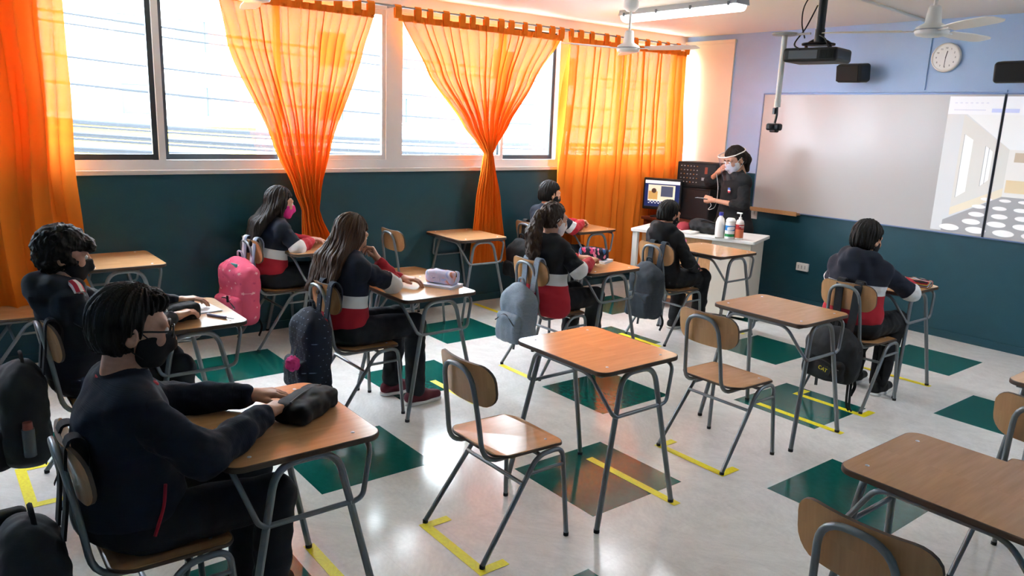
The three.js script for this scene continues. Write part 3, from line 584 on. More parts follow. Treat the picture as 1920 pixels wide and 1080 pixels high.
  // ---- face and hair (head frame)
  const hd = (name, g, m, label) => part(t, name, g.clone().applyMatrix4(HM), m, label);
  for (const x of [0.029, -0.029]) { const e = hd('eye', eyeGeo.clone().translate(x, 0.003, -0.0795), M.eye); e.add(Object.assign(new THREE.Mesh(irisGeo.clone().translate(x, 0.002, -0.0795).applyMatrix4(HM), M.iris), { name: 'iris' })); }
  hd('eyebrows', merge([-1, 1].map((q) => sweep(curvePoints([[q * 0.013, 0.026, -0.0905], [q * 0.03, 0.031, -0.088], [q * 0.047, 0.024, -0.077]], 6), 0.0032, 6))), o.hairMat);
  if (o.mask) {
    const m = hd('face_mask', maskGeo, o.mask, o.maskLabel);
    const straps = [1, -1].map((q) => merge([sweep(curvePoints([[q * 0.062, -0.02, -0.04], [q * 0.076, 0.004, -0.014], [q * 0.083, 0.022, 0.012], [q * 0.082, 0.0, 0.034]], 10), 0.0018, 5), sweep(curvePoints([[q * 0.06, -0.075, -0.025], [q * 0.072, -0.05, 0.005], [q * 0.08, -0.02, 0.034]], 8), 0.0018, 5)]));
    straps.forEach((g) => { const b = new THREE.Mesh(g.applyMatrix4(HM), o.strapMat ?? o.mask); b.name = 'ear_strap'; m.add(b); });
  }
  if (o.hair) {
    const g = blob(o.hair, 0.0042, { wob: o.hairWob ?? ((x, y, z) => { const a = Math.atan2(x, z + 0.02); return noise(a * 9, y * 9, 3) * 0.008 + noise(a * 26, y * 18, z * 20 + 8) * 0.005; }), uv: (x, y, z) => [Math.atan2(x, z + 0.02) / 6.283, y * 2] });
    hd('hair', g, o.hairMat, o.hairLabel);
  }
  if (o.extra) o.extra(t, HM, T, hd, { neck, hc, sh });
  return t;
}
// hair shapes (head frame)
const faceCut = (top = 0.052, front = -0.018) => rbx([0, top - 0.16, front - 0.09], [0.12, 0.16, 0.09], 0.03, 0.016, 1);
const capHair = (thick = 0.010, low = -0.075) => [ell([0, 0.033, 0.016], [0.075 + thick, 0.088 + thick, 0.094 + thick]), ell([0, -0.02, 0.045], [0.066 + thick * 0.5, 0.07, 0.062 + thick * 0.5], 0.03), rbx([0, low + 0.2, 0.02], [0.2, 0.2, 0.2], 0.004, 0.015, 2)];
const boyHair = (thick = 0.012, fringe = 0.052, low = -0.07) => [...capHair(thick, low), faceCut(fringe, -0.02), ell([0.09, -0.035, 0.0], [0.03, 0.045, 0.028], 0.01, 1), ell([-0.09, -0.035, 0.0], [0.03, 0.045, 0.028], 0.01, 1)];
// ---------------------------------------------------------------- the class
const uniTop = bands([[0.46, NAVY], [0.6, WHITE], [1, RED]]), uniSleeve = bands([[0.37, NAVY], [0.55, WHITE], [1, RED]]);
const longHair = (len, back = 0.07) => [...capHair(0.013, -0.12), faceCut(0.05, -0.03),
  ...[-0.06, -0.035, -0.01, 0.015, 0.04, 0.062].flatMap((x, i) => { const m = [x * 1.4, -len * 0.45, back * 0.8]; return [cone([x * 1.1, 0.0, 0.05 - Math.abs(x) * 0.5], m, 0.042, 0.036, 0.03), cone(m, [x * 1.8, -len + 0.03 * (i % 3), back + 0.012 * (i % 2)], 0.036, 0.02, 0.03)]; }),
  cone([0.07, 0.02, 0.0], [0.082, -len * 0.8, 0.03], 0.024, 0.014, 0.02), cone([-0.07, 0.02, 0.0], [-0.082, -len * 0.8, 0.03], 0.024, 0.014, 0.02)];
person({ at: [0.41, 0, 1.80], label: 'boy in navy fleece, glasses and black mask with hands at a black pencil case', top: M.fleece, topLabel: 'dark navy fleece sweatshirt', trousers: M.navyDark,
  lean: 0.0, hip: [0, 0.545, 0.045], wide: 1.12, size: 1.03, shoulder: 0.15, sleeve: 1.08, head: { yaw: 0.1, pitch: 0.12, off: [0.02, 0.14, -0.03] },
  R: { elbow: [0.27, 0.755, -0.11], wrist: [0.07, 0.775, -0.345], hand: 'relaxed', dir: [-0.5, 0.0, -0.85] }, L: { elbow: [-0.27, 0.755, -0.12], wrist: [-0.13, 0.775, -0.36], hand: 'relaxed', dir: [0.3, 0, -0.95] },
  hair: [...boyHair(0.013, 0.06), cone([-0.05, 0.088, -0.06], [0.04, 0.092, -0.065], 0.022, 0.018, 0.02)], hairMat: M.hairBlack, mask: M.maskBlack,
  extra: (t, HM, T, hd) => {
    const rim = (q) => { const p = []; for (let k = 0; k <= 24; k++) { const a = k / 24 * Math.PI * 2; p.push(V(q * 0.032 + Math.cos(a) * 0.025, 0.003 + Math.sin(a) * 0.018, -0.103 + Math.abs(Math.cos(a) * 0.025 + q * q * 0.032 - 0.032) * 0.2)); } return sweep(p, 0.0026, 6); };
    const gl = hd('glasses', merge([rim(1), rim(-1), sweep([V(-0.008, 0.008, -0.103), V(0.008, 0.008, -0.103)], 0.002, 6), ...[1, -1].map((q) => sweep(curvePoints([[q * 0.056, 0.008, -0.1], [q * 0.07, 0.008, -0.075], [q * 0.08, 0.008, 0.0], [q * 0.079, -0.008, 0.03]], 12), 0.0028, 6))]), M.blackPlastic, 'black framed glasses');
    for (const q of [1, -1]) { const g = new THREE.CircleGeometry(0.0235, 20).scale(1, 0.74, 1).translate(q * 0.032, 0.003, -0.1025).applyMatrix4(HM); const l = new THREE.Mesh(g, M.glass); l.name = 'lens'; gl.add(l); }
    const col = sweep(curvePoints([[-0.06, 0.395, 0.02], [-0.05, 0.385, -0.06], [0, 0.36, -0.09], [0.05, 0.385, -0.06], [0.06, 0.395, 0.02], [0, 0.41, 0.06], [-0.06, 0.395, 0.02]].map((p) => V(...p)), 30), 0.008, 6); part(t, 'collar', col.applyMatrix4(T), M.redCloth, 'red collar edge');
    part(t, 'pocket_piping', sweep(curvePoints([[0.172, 0.12, -0.06], [0.18, 0.06, -0.05], [0.19, -0.02, -0.02]], 10), 0.005, 6).applyMatrix4(T), M.redCloth, 'red piping on the side pocket');
  } });
person({ at: [-1.05, 0, 1.70], label: 'boy with tousled black hair, black mask and red-and-white checked hood lining', top: M.navy, trousers: M.navyDark, hood: true, lean: -0.08, head: { yaw: 0.15, pitch: 0.14, off: [-0.01, 0.125, -0.02] },
  R: { elbow: [0.23, 0.72, -0.1], wrist: [0.12, 0.76, -0.33], hand: 'relaxed' }, L: { elbow: [-0.27, 0.74, -0.2], wrist: [-0.2, 0.765, -0.43], hand: 'relaxed' },
  hair: [...boyHair(0.022, 0.035, -0.09), cone([-0.045, 0.06, -0.085], [0.045, 0.055, -0.095], 0.028, 0.026, 0.02), cone([0.07, 0.0, 0.0], [0.068, -0.02, -0.03], 0.026, 0.018, 0.02)], hairWob: (x, y, z) => noise(x * 45, y * 45, z * 45) * 0.009 + noise(x * 90, y * 60, z * 90) * 0.004, hairMat: M.hairBlack, mask: M.maskBlack,
  extra: (t, HM, T) => {
    const chk = std({ roughness: 0.9, map: canvasTex(64, 64, (c) => { c.fillStyle = '#e8e4e2'; c.fillRect(0, 0, 64, 64); c.fillStyle = '#b02035'; for (let i = 0; i < 8; i++) for (let j = 0; j < 8; j++) if ((i + j) % 2) c.fillRect(i * 8, j * 8, 8, 8); }) });
    part(t, 'hood_lining', sweep(curvePoints([[0.10, 0.425, -0.03], [0.135, 0.412, -0.04], [0.165, 0.385, -0.045]].map((p) => V(...p)), 10), 0.024, 10, 0.6).applyMatrix4(T), chk, 'red and white checked trim');
    part(t, 'collar', sweep(curvePoints([[-0.06, 0.40, 0.03], [0, 0.415, 0.062], [0.06, 0.40, 0.03]].map((p) => V(...p)), 12), 0.016, 8).applyMatrix4(T), M.redCloth, 'red collar');
  } });
person({ at: [-2.775, 0, 0.16], label: 'girl with long straight dark hair and a bright pink mask', top: uniTop, sleeveMat: uniSleeve, trousers: M.navyDark, lean: 0.2, head: { yaw: 0.1, pitch: 0.1 },
  R: { elbow: [0.22, 0.74, -0.1], wrist: [0.06, 0.765, -0.26], hand: 'relaxed' }, L: { elbow: [-0.22, 0.74, -0.12], wrist: [-0.02, 0.765, -0.28], hand: 'relaxed' }, hair: longHair(0.36, 0.2), hairMat: M.hairDark, mask: M.maskPink });
person({ at: [-1.165, 0, 0.32], label: 'girl with long brown hair resting her face on her hand', top: uniTop, sleeveMat: uniSleeve, trousers: M.navyDark, shoe: std({ roughness: 0.8, color: hex('#5a1a26') }), lean: 0.12, head: { yaw: -0.2, pitch: 0.28, off: [-0.06, 0.1, -0.035] },
  R: { elbow: [0.10, 0.765, -0.22], wrist: [0.03, 0.885, -0.165], hand: 'grip', dir: [-0.45, 0.8, 0.2], back: [0.5, 0.2, -0.8] }, L: { elbow: [-0.2, 0.765, -0.2], wrist: [-0.05, 0.765, -0.34], hand: 'relaxed' },
  kneeR: [0.1, 0.505, -0.36], ankleR: [0.11, 0.085, -0.37], hair: longHair(0.35, 0.14), hairMat: M.hairBrown });
person({ at: [-1.18, 0, -1.2], label: 'girl with a wavy brown ponytail and white mask', top: bands([[0.5, '#14161c'], [0.66, WHITE], [1, RED]]), sleeveMat: bands([[0.42, '#14161c'], [0.62, WHITE], [1, RED]]), trousers: M.black, hem: -0.13, hip: [0, 0.545, 0.04], wide: 1.12, lean: 0.08, head: { yaw: 0.05, pitch: 0.08 },
  R: { elbow: [0.25, 0.74, -0.06], wrist: [0.12, 0.768, -0.28], hand: 'relaxed' }, L: { elbow: [-0.22, 0.74, -0.1], wrist: [-0.05, 0.768, -0.3], hand: 'relaxed' },
  hair: [...capHair(0.008, -0.05), faceCut(0.062, -0.025), ell([0.09, -0.04, -0.005], [0.03, 0.05, 0.03], 0.01, 1), ell([-0.09, -0.04, -0.005], [0.03, 0.05, 0.03], 0.01, 1), cone([0, 0.035, 0.105], [0, 0.03, 0.125], 0.03, 0.032, 0.02), cone([0, 0.02, 0.13], [0.01, -0.10, 0.17], 0.038, 0.058, 0.02), cone([0.01, -0.10, 0.17], [0.03, -0.22, 0.17], 0.058, 0.05, 0.02), cone([0.03, -0.22, 0.17], [0.03, -0.32, 0.165], 0.048, 0.018, 0.02)],
  hairWob: (x, y, z) => noise(x * 40, y * 30, z * 40) * 0.010 + noise(x * 80, y * 40, z * 80) * 0.005, hairMat: M.hairCurly, mask: M.maskWhite });
person({ at: [-2.67, 0, -2.44], label: 'boy with short dark hair and hands clasped on the desk by the straight curtain', top: uniTop, sleeveMat: bands([[0.36, NAVY], [0.46, WHITE], [1, RED]]), trousers: M.navyDark, lean: 0.16, head: { yaw: 0.2, pitch: 0.1 },
  R: { elbow: [0.22, 0.75, -0.16], wrist: [0.045, 0.775, -0.42], hand: 'grip', dir: [-0.5, 0.1, -0.6] }, L: { elbow: [-0.22, 0.75, -0.16], wrist: [-0.035, 0.775, -0.42], hand: 'grip', dir: [0.5, 0.1, -0.6] }, hair: boyHair(0.013), hairMat: M.hairBlack, mask: M.maskBlack });
person({ at: [-1.29, 0, -2.6], label: 'boy in black hoodie with pink badges and dotted black mask', top: M.black, trousers: M.black, hood: true, size: 0.92, lean: 0.0, head: { yaw: 0.15, pitch: 0.12 },
  R: { elbow: [0.22, 0.66, 0.0], wrist: [0.14, 0.585, -0.2], hand: 'relaxed' }, L: { elbow: [-0.22, 0.66, 0.0], wrist: [-0.12, 0.585, -0.2], hand: 'relaxed' }, kneeR: [0.11, 0.5, -0.33], kneeL: [-0.11, 0.5, -0.33], ankleR: [0.12, 0.085, -0.3], ankleL: [-0.12, 0.085, -0.3], hair: boyHair(0.016, 0.05, -0.05), hairMat: M.hairBlack,
  mask: std({ roughness: 0.9, map: canvasTex(64, 64, (c) => { c.fillStyle = '#121317'; c.fillRect(0, 0, 64, 64); c.fillStyle = '#c9c9cc'; for (const [x, y] of [[8, 12], [30, 6], [50, 22], [18, 36], [42, 48], [6, 56]]) { c.beginPath(); c.arc(x, y, 2.6, 0, 7); c.fill(); } }, { repeat: [12, 12] }) }), strapMat: M.maskBlack, extra: (t, HM, T) => {
    const pink = std({ roughness: 0.8, color: hex('#e58aa5') }), bd = (p, r) => part(t, 'badge', new THREE.SphereGeometry(r, 12, 8).scale(0.35, 1, 1).translate(...p).applyMatrix4(T), pink, 'small pink badge');
    bd([0.196, 0.315, -0.04], 0.022); part(t, 'cuff_badge', rbox(0.012, 0.045, 0.04, 0.004, 0.205, 0.62, -0.13), pink, 'small pink badge'); 
    part(t, 'collar', sweep(curvePoints([[-0.055, 0.415, 0.03], [0, 0.43, 0.055], [0.055, 0.415, 0.03], [0.06, 0.405, -0.02]].map((p) => V(...p)), 14), 0.010, 8).applyMatrix4(T), std({ roughness: 0.9, color: hex('#b8304f') }), 'crimson collar');
  } });
person({ at: [0.37, 0, -2.54], label: 'boy seen from behind in a hooded navy, white and red sweatshirt', top: bands([[0.34, NAVY], [0.47, WHITE], [1, RED]]), sleeveMat: bands([[0.42, NAVY], [0.56, WHITE], [1, RED]]), trousers: M.black, hood: true, wide: 1.15, shoulder: 0.158, hip: [0, 0.545, 0.04], lean: 0.07, head: { yaw: 0.15, pitch: 0.15 },
  R: { elbow: [0.27, 0.745, -0.16], wrist: [0.12, 0.77, -0.4], hand: 'relaxed' }, L: { elbow: [-0.27, 0.745, -0.16], wrist: [-0.1, 0.77, -0.4], hand: 'relaxed' }, ankleR: [0.1, 0.085, -0.25], hair: boyHair(0.015, 0.05, -0.065), hairMat: M.hairBlack, mask: M.maskBlack });
// the teacher stands behind her table, looking down at a phone
person({ at: [-1.84, 0, -4.21], turn: Math.PI - 0.35, standing: true, label: 'woman in black zip top with white mask and face visor looking at a phone', top: M.black, trousers: M.black, hem: -0.16, hip: [0, 0.86, 0.0], lean: 0.04, size: 1.08, head: { yaw: -0.1, pitch: 0.38, off: [0, 0.135, -0.03] },
  kneeR: [0.09, 0.47, -0.02], kneeL: [-0.09, 0.47, -0.02], ankleR: [0.1, 0.09, 0.0], ankleL: [-0.1, 0.09, 0.0],
  R: { elbow: [0.35, 1.19, -0.1], wrist: [0.155, 1.295, -0.13], hand: 'relaxed', dir: [-0.8, 0.5, 0.0], back: [0.2, 0.3, -0.9], cuff: 0.75 }, L: { elbow: [-0.23, 1.0, -0.06], wrist: [0.02, 1.03, -0.24], hand: 'grip', dir: [0.9, 0.05, -0.35], back: [-0.2, 0.3, -0.9], cuff: 0.7 },
  hair: [...capHair(0.009, -0.06), faceCut(0.055, -0.03), ell([0.09, -0.04, -0.01], [0.03, 0.05, 0.035], 0.01, 1), ell([-0.09, -0.04, -0.01], [0.03, 0.05, 0.035], 0.01, 1), cone([0, 0.03, 0.1], [0, -0.04, 0.13], 0.035, 0.04, 0.02), cone([0, -0.04, 0.13], [0.0, -0.14, 0.11], 0.04, 0.02, 0.02)], hairMat: M.hairDark, mask: M.maskWhite,
  extra: (t, HM, T, hd) => {
    const n = 24, m = 8, pos = [], idx = [];
    for (let j = 0; j <= m; j++) for (let i = 0; i <= n; i++) { const a = lerp(-1.25, 1.25, i / n); pos.push(Math.sin(a) * 0.105, lerp(0.075, -0.14, j / m), -0.03 - Math.cos(a) * 0.115 - 0.01 * j / m); }
    for (let j = 0; j < m; j++) for (let i = 0; i < n; i++) { const a = j * (n + 1) + i; idx.push(a, a + 1, a + n + 1, a + 1, a + n + 2, a + n + 1); }
    const g = new THREE.BufferGeometry(); g.setAttribute('position', new THREE.Float32BufferAttribute(pos, 3)); g.setIndex(idx); g.computeVertexNormals();
    const v = hd('face_visor', g, phys({ transmission: 1, thickness: 0, roughness: 0.05, color: hex('#f4f6ff') }), 'clear plastic visor');
    const band = new THREE.Mesh(sweep(curvePoints([[-0.104, 0.072, -0.06], [-0.07, 0.075, -0.118], [0, 0.076, -0.145], [0.07, 0.075, -0.118], [0.104, 0.072, -0.06], [0.09, 0.07, 0.06], [0, 0.07, 0.118], [-0.09, 0.07, 0.06], [-0.104, 0.072, -0.06]], 40), 0.005, 6).applyMatrix4(HM), M.whitePlastic); band.name = 'head_band'; v.add(band);
    const em = canvasTex(64, 80, (c) => { c.fillStyle = '#0e0f12'; c.fillRect(0, 0, 64, 80); c.fillStyle = '#3c5fae'; c.fillRect(10, 6, 44, 26); c.fillStyle = '#f2f2f4'; c.fillRect(10, 32, 44, 14); c.fillStyle = '#d23c52'; c.beginPath(); c.moveTo(10, 46); c.lineTo(54, 46); c.lineTo(54, 56); c.lineTo(32, 72); c.lineTo(10, 56); c.fill(); });
    part(t, 'emblem', box(0.045, 0.056, 0.004).translate(-0.075, 0.262, -0.118).applyMatrix4(T), std({ roughness: 0.7, map: em }), 'small blue, white and red shield emblem');
  } });
// ---------------------------------------------------------------- curtains on a rod
M.curtain = phys({ color: rgb(0.93, 0.25, 0.028), transparent: true, opacity: 0.99, transmission: 0.16, thickness: 0, roughness: 1, side: THREE.DoubleSide, ior: 1.2, specularIntensity: 0.2 });
M.rod = std({ roughness: 0.4, metalness: 0.5, color: hex('#8f9294') });
const CX = XW + 0.115, RODY = 2.6;
function curtain(label, { z0, z1, bottom, nf, rows, tabs = 8, seedOff = 0, lining = 0 }) {
  // rows: list of [y, centre z, half width, depth, x offset], top first
  const o = thing('curtain', label, 'curtain', [CX, 0, (z0 + z1) / 2], 0); const zc = (z0 + z1) / 2;
  const nu = 150, nv = 90, pos = [], uv = [], idx = [], ys = rows.map((r) => r[0]);
  const at = (y, k) => { let i = 0; while (i < rows.length - 2 && y < ys[i + 1]) i++; const t = clamp((ys[i] - y) / (ys[i] - ys[i + 1]), 0, 1), q = t * t * (3 - 2 * t) * 0.35 + t * 0.65; return lerp(rows[i][k], rows[i + 1][k], q); };
  for (let j = 0; j <= nv; j++) {
    const y = lerp(ys[0], ys[ys.length - 1], j / nv), c = at(y, 1), hw = at(y, 2), dp = at(y, 3), xo = at(y, 4);
    for (let i = 0; i <= nu; i++) {
      const u = lerp(-1, 1, i / nu), w = u + 0.05 * noise(u * 4 + seedOff, y * 0.6, 3);
      const ph = nf * Math.PI * w + noise(u * 2.2, y * 1.1, seedOff) * 2.2;
      const f = Math.sin(ph) * 0.65 + Math.sin(ph * 0.43 + 1.3 + seedOff) * 0.5 + noise(u * 9, y * 2.5, seedOff + 5) * 0.35;
      const round = Math.sqrt(Math.max(0, 1 - u * u * 0.9));
      const gather = clamp((0.35 - hw) / 0.25, 0, 1);
      pos.push(xo + dp * f * lerp(1, round, gather) + gather * 0.03 * (round - 0.5), y + (j === nv ? 0.012 * Math.sin(ph) : 0), c - zc + hw * (u + (1 - gather) * 0.02 * Math.cos(ph))); uv.push(u * 3, y);
    }
  }
  const W = nu + 1; for (let j = 0; j < nv; j++) for (let i = 0; i < nu; i++) { const a = j * W + i; idx.push(a, a + 1, a + W, a + 1, a + W + 1, a + W); }
  const g = new THREE.BufferGeometry(); g.setAttribute('position', new THREE.Float32BufferAttribute(pos, 3)); g.setAttribute('uv', new THREE.Float32BufferAttribute(uv, 2)); g.setIndex(idx); g.computeVertexNormals();
  part(o, 'fabric', g, M.curtain);
  if (lining) { // a second panel of the same cloth drawn behind the first
    const h = g.clone(), p = h.attributes.position; for (let i = 0; i < p.count; i++) p.setXYZ(i, p.getX(i) * 0.7 - 0.05, p.getY(i), p.getZ(i) * 0.93 + lining); h.computeVertexNormals(); part(o, 'second_panel', h, M.curtain);
  }
  // header band and the loops over the rod
  const band = [], top = rows[0];
  for (let i = 0; i <= 60; i++) { const u = lerp(-1, 1, i / 60); band.push(V(top[4] + 0.012 * Math.sin(nf * Math.PI * u) + 0.004, top[0] - 0.025, top[1] - zc + top[2] * u)); }
  part(o, 'header_band', ribbon(band, 0.05, V(0, 1, 0), 0.004), M.curtain);
  for (let k = 0; k < tabs; k++) {
    const u = lerp(-0.98, 0.98, k / (tabs - 1)) + (rnd() - 0.5) * 0.06, z = top[1] - zc + top[2] * u, y = top[0];
    part(o, 'tab', ribbon([[0.008, y - 0.03, z], [0.014, y + 0.02, z], [0.013, RODY, z], [0, RODY + 0.015, z], [-0.013, RODY, z], [-0.01, y, z], [-0.004, y - 0.03, z]], 0.045 + rnd() * 0.02, V(0, 0, 1), 0.003), M.curtain);
  }
  return o;
}
curtain('long amber curtain hanging straight beside the first window', { z0: 1.4, z1: 2.75, nf: 15, rows: [[2.54, 2.08, 0.68, 0.03, 0], [1.3, 2.08, 0.66, 0.035, 0.01], [0.42, 2.06, 0.67, 0.04, 0.02]], tabs: 9, seedOff: 2, lining: 0.09 });
curtain('orange curtain twisted into a low knot above a desk', { z0: -0.83, z1: 0.47, nf: 17, rows: [[2.54, -0.165, 0.62, 0.022, 0], [2.2, -0.145, 0.53, 0.03, 0], [1.5, -0.16, 0.24, 0.05, 0.02], [1.12, -0.185, 0.11, 0.05, 0.04], [0.98, -0.2, 0.075, 0.035, 0.05], [0.92, -0.205, 0.085, 0.03, 0.06], [0.735, -0.235, 0.13, 0.045, 0.09]], tabs: 9, seedOff: 7 });
curtain('orange curtain tied in a high knot with a flared tail', { z0: -2.95, z1: -1.05, nf: 19, rows: [[2.54, -1.905, 0.9, 0.022, 0], [2.1, -1.885, 0.6, 0.035, 0], [1.67, -1.905, 0.24, 0.05, 0.02], [1.48, -1.925, 0.085, 0.045, 0.03], [1.425, -1.935, 0.045, 0.03, 0.035], [1.36, -1.935, 0.06, 0.035, 0.035], [1.0, -1.955, 0.14, 0.03, 0.03], [0.4, -1.975, 0.22, 0.028, 0.03]], tabs: 13, seedOff: 11 });
curtain('sheer orange curtain hanging straight beside the corner', { z0: -4.72, z1: -2.88, nf: 17, rows: [[2.54, -3.76, 0.88, 0.034, 0], [1.4, -3.72, 0.93, 0.042, 0.01], [0.2, -3.7, 0.97, 0.045, 0.015]], tabs: 12, seedOff: 17 });
for (const [a, b] of [[-4.74, -2.97], [-2.96, -1.03], [-1.0, 0.8], [0.9, 3.3]]) {
  const r = thing('curtain_rod', 'thin metal curtain rod above the ' + { '-4.74': 'straight sheer curtain', '-2.96': 'high-knotted curtain', '-1': 'low-knotted curtain', '0.9': 'long amber curtain' }[a], 'curtain rod', [CX, RODY, 0]);
  part(r, 'rod', sweep([V(0, 0, a), V(0, 0, b)], 0.008, 10), M.rod);
  for (const z of [a + 0.03, b - 0.03]) part(r, 'bracket', span(XW - CX, 0.004, -0.008, 0.012, z - 0.006, z + 0.006), M.rod);
}
// ---------------------------------------------------------------- whiteboards with a glowing sheet painted as the projected picture
M.board = std({ roughness: 0.22, color: hex('#c6c5c2') });
const zb = ZF + 0.004;
function whiteboard(label, x0, x1, tray) {
  const b = thing('whiteboard', label, 'whiteboard', [(x0 + x1) / 2, 0.925, zb]); const w = x1 - x0, h = 1.16;
  part(b, 'panel', span(-w / 2, w / 2, 0, h, 0, 0.018), M.board, 'glossy white writing surface');
  const fr = std({ roughness: 0.4, metalness: 0.4, color: hex('#6f86ad') });
  part(b, 'frame', merge([span(-w / 2 - 0.006, w / 2 + 0.006, h, h + 0.012, 0, 0.024), span(-w / 2 - 0.006, w / 2 + 0.006, -0.010, 0, 0, 0.022), span(-w / 2 - 0.010, -w / 2, -0.01, h + 0.012, 0, 0.024), span(w / 2, w / 2 + 0.008, -0.01, h + 0.012, 0, 0.024)]), fr, 'thin blue grey frame');
  part(b, 'seam', tray ? span(w / 2 + 0.002, w / 2 + 0.01, 0, h, 0.024, 0.026) : span(-w / 2 - 0.006, -w / 2, 0, h, 0.024, 0.0255), M.blackMatte, 'dark joint between the boards');
  if (tray) part(b, 'marker_tray', merge([span(-w / 2, -w / 2 + 0.55, -0.022, 0, 0.0, 0.075), span(-w / 2, -w / 2 + 0.55, -0.03, 0.012, 0.068, 0.078)]), M.woodA, 'small wooden tray');
  return b;
}
whiteboard('wide whiteboard with a small wooden tray at its lower corner', -2.0, 0.235, true);
whiteboard('second whiteboard joined to the wide one by a dark seam', 0.252, 2.4, false);
{
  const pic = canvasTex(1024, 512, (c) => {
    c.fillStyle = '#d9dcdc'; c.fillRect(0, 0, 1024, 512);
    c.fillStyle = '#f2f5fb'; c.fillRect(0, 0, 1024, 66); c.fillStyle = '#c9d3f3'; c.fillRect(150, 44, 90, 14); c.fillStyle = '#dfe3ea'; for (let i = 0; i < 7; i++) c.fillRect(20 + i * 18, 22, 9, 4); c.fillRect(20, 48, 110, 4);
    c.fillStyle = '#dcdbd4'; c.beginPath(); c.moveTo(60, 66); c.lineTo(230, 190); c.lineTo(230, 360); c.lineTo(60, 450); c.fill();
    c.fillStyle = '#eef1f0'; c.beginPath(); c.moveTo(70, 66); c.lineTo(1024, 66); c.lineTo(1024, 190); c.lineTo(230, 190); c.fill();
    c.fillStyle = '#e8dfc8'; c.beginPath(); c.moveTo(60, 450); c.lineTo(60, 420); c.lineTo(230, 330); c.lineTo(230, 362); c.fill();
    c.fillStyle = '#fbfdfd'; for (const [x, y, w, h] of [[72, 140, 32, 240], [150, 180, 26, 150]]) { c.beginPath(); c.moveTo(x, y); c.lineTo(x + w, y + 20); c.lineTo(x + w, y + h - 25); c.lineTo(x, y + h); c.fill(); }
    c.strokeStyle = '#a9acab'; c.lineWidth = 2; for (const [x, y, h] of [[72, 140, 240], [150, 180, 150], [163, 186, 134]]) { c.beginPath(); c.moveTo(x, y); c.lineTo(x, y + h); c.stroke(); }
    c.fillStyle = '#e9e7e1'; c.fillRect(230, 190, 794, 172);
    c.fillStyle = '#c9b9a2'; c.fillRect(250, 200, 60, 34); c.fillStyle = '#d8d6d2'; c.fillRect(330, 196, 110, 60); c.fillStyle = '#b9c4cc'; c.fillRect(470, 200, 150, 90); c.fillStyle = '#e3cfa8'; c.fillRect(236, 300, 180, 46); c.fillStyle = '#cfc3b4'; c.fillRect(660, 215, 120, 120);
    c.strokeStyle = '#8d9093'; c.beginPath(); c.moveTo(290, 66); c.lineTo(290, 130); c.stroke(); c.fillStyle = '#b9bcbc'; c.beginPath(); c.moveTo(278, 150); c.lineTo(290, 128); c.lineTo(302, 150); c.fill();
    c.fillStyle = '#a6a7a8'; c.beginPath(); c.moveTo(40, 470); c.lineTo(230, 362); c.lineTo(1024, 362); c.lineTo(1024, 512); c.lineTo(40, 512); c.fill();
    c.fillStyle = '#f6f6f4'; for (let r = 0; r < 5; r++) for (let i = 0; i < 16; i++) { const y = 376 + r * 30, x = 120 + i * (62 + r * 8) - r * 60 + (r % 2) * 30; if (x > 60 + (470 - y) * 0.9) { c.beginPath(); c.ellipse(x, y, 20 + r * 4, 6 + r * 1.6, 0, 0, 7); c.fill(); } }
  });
  const projSheet = thing('painted_projection', 'glowing painted sheet for projector light on the whiteboards, showing a bright room with dotted floor', 'projection', [-0.18, 0.94, zb + 0.0235]);
  const pm = (u0, u1) => { const m = std({ roughness: 0.35, color: 0xffffff, map: pic, emissive: 0xffffff, emissiveMap: pic, emissiveIntensity: 0.08 }); return m; };  // projector light is put into this sheet as picture colour and a faint glow
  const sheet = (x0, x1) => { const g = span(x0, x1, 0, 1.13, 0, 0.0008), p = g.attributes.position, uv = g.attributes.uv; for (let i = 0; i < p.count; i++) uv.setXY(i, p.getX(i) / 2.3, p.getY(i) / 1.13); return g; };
  part(projSheet, 'picture', sheet(0, 0.412), pm()); part(projSheet, 'picture', sheet(0.436, 2.3), pm());
}
// ---------------------------------------------------------------- wall fittings
{
  const c = thing('wall_clock', 'round white wall clock with printed dial on the blue wall', 'clock', [-0.27, 2.39, ZF]);
  const rim = lathe([[0, 0], [0.118, 0], [0.122, 0.012], [0.118, 0.03], [0.106, 0.034], [0.103, 0.026], [0, 0.026]], 40); rim.rotateX(Math.PI / 2); part(c, 'case', rim, M.whitePlastic);
  const dial = canvasTex(256, 256, (x) => { x.fillStyle = '#efefec'; x.fillRect(0, 0, 256, 256); x.fillStyle = '#55585b'; x.font = 'bold 24px sans-serif'; x.textAlign = 'center'; x.textBaseline = 'middle'; for (let i = 1; i <= 12; i++) { const a = i / 12 * Math.PI * 2 - Math.PI / 2; x.fillText(String(i), 128 + Math.cos(a) * 96, 128 + Math.sin(a) * 96); } });
  const face = new THREE.CircleGeometry(0.103, 40); face.translate(0, 0, 0.0275); part(c, 'dial', face, std({ roughness: 0.3, map: dial }), 'pale dial with grey numerals');
  const hand = (l, w, a) => { const g = box(w, l, 0.0015, 0, l * 0.4, 0.03); g.rotateZ(a); return g; };
  part(c, 'hour_hand', hand(0.06, 0.006, -0.2), M.blackPlastic); part(c, 'minute_hand', hand(0.085, 0.004, 3.1), M.blackPlastic);
}
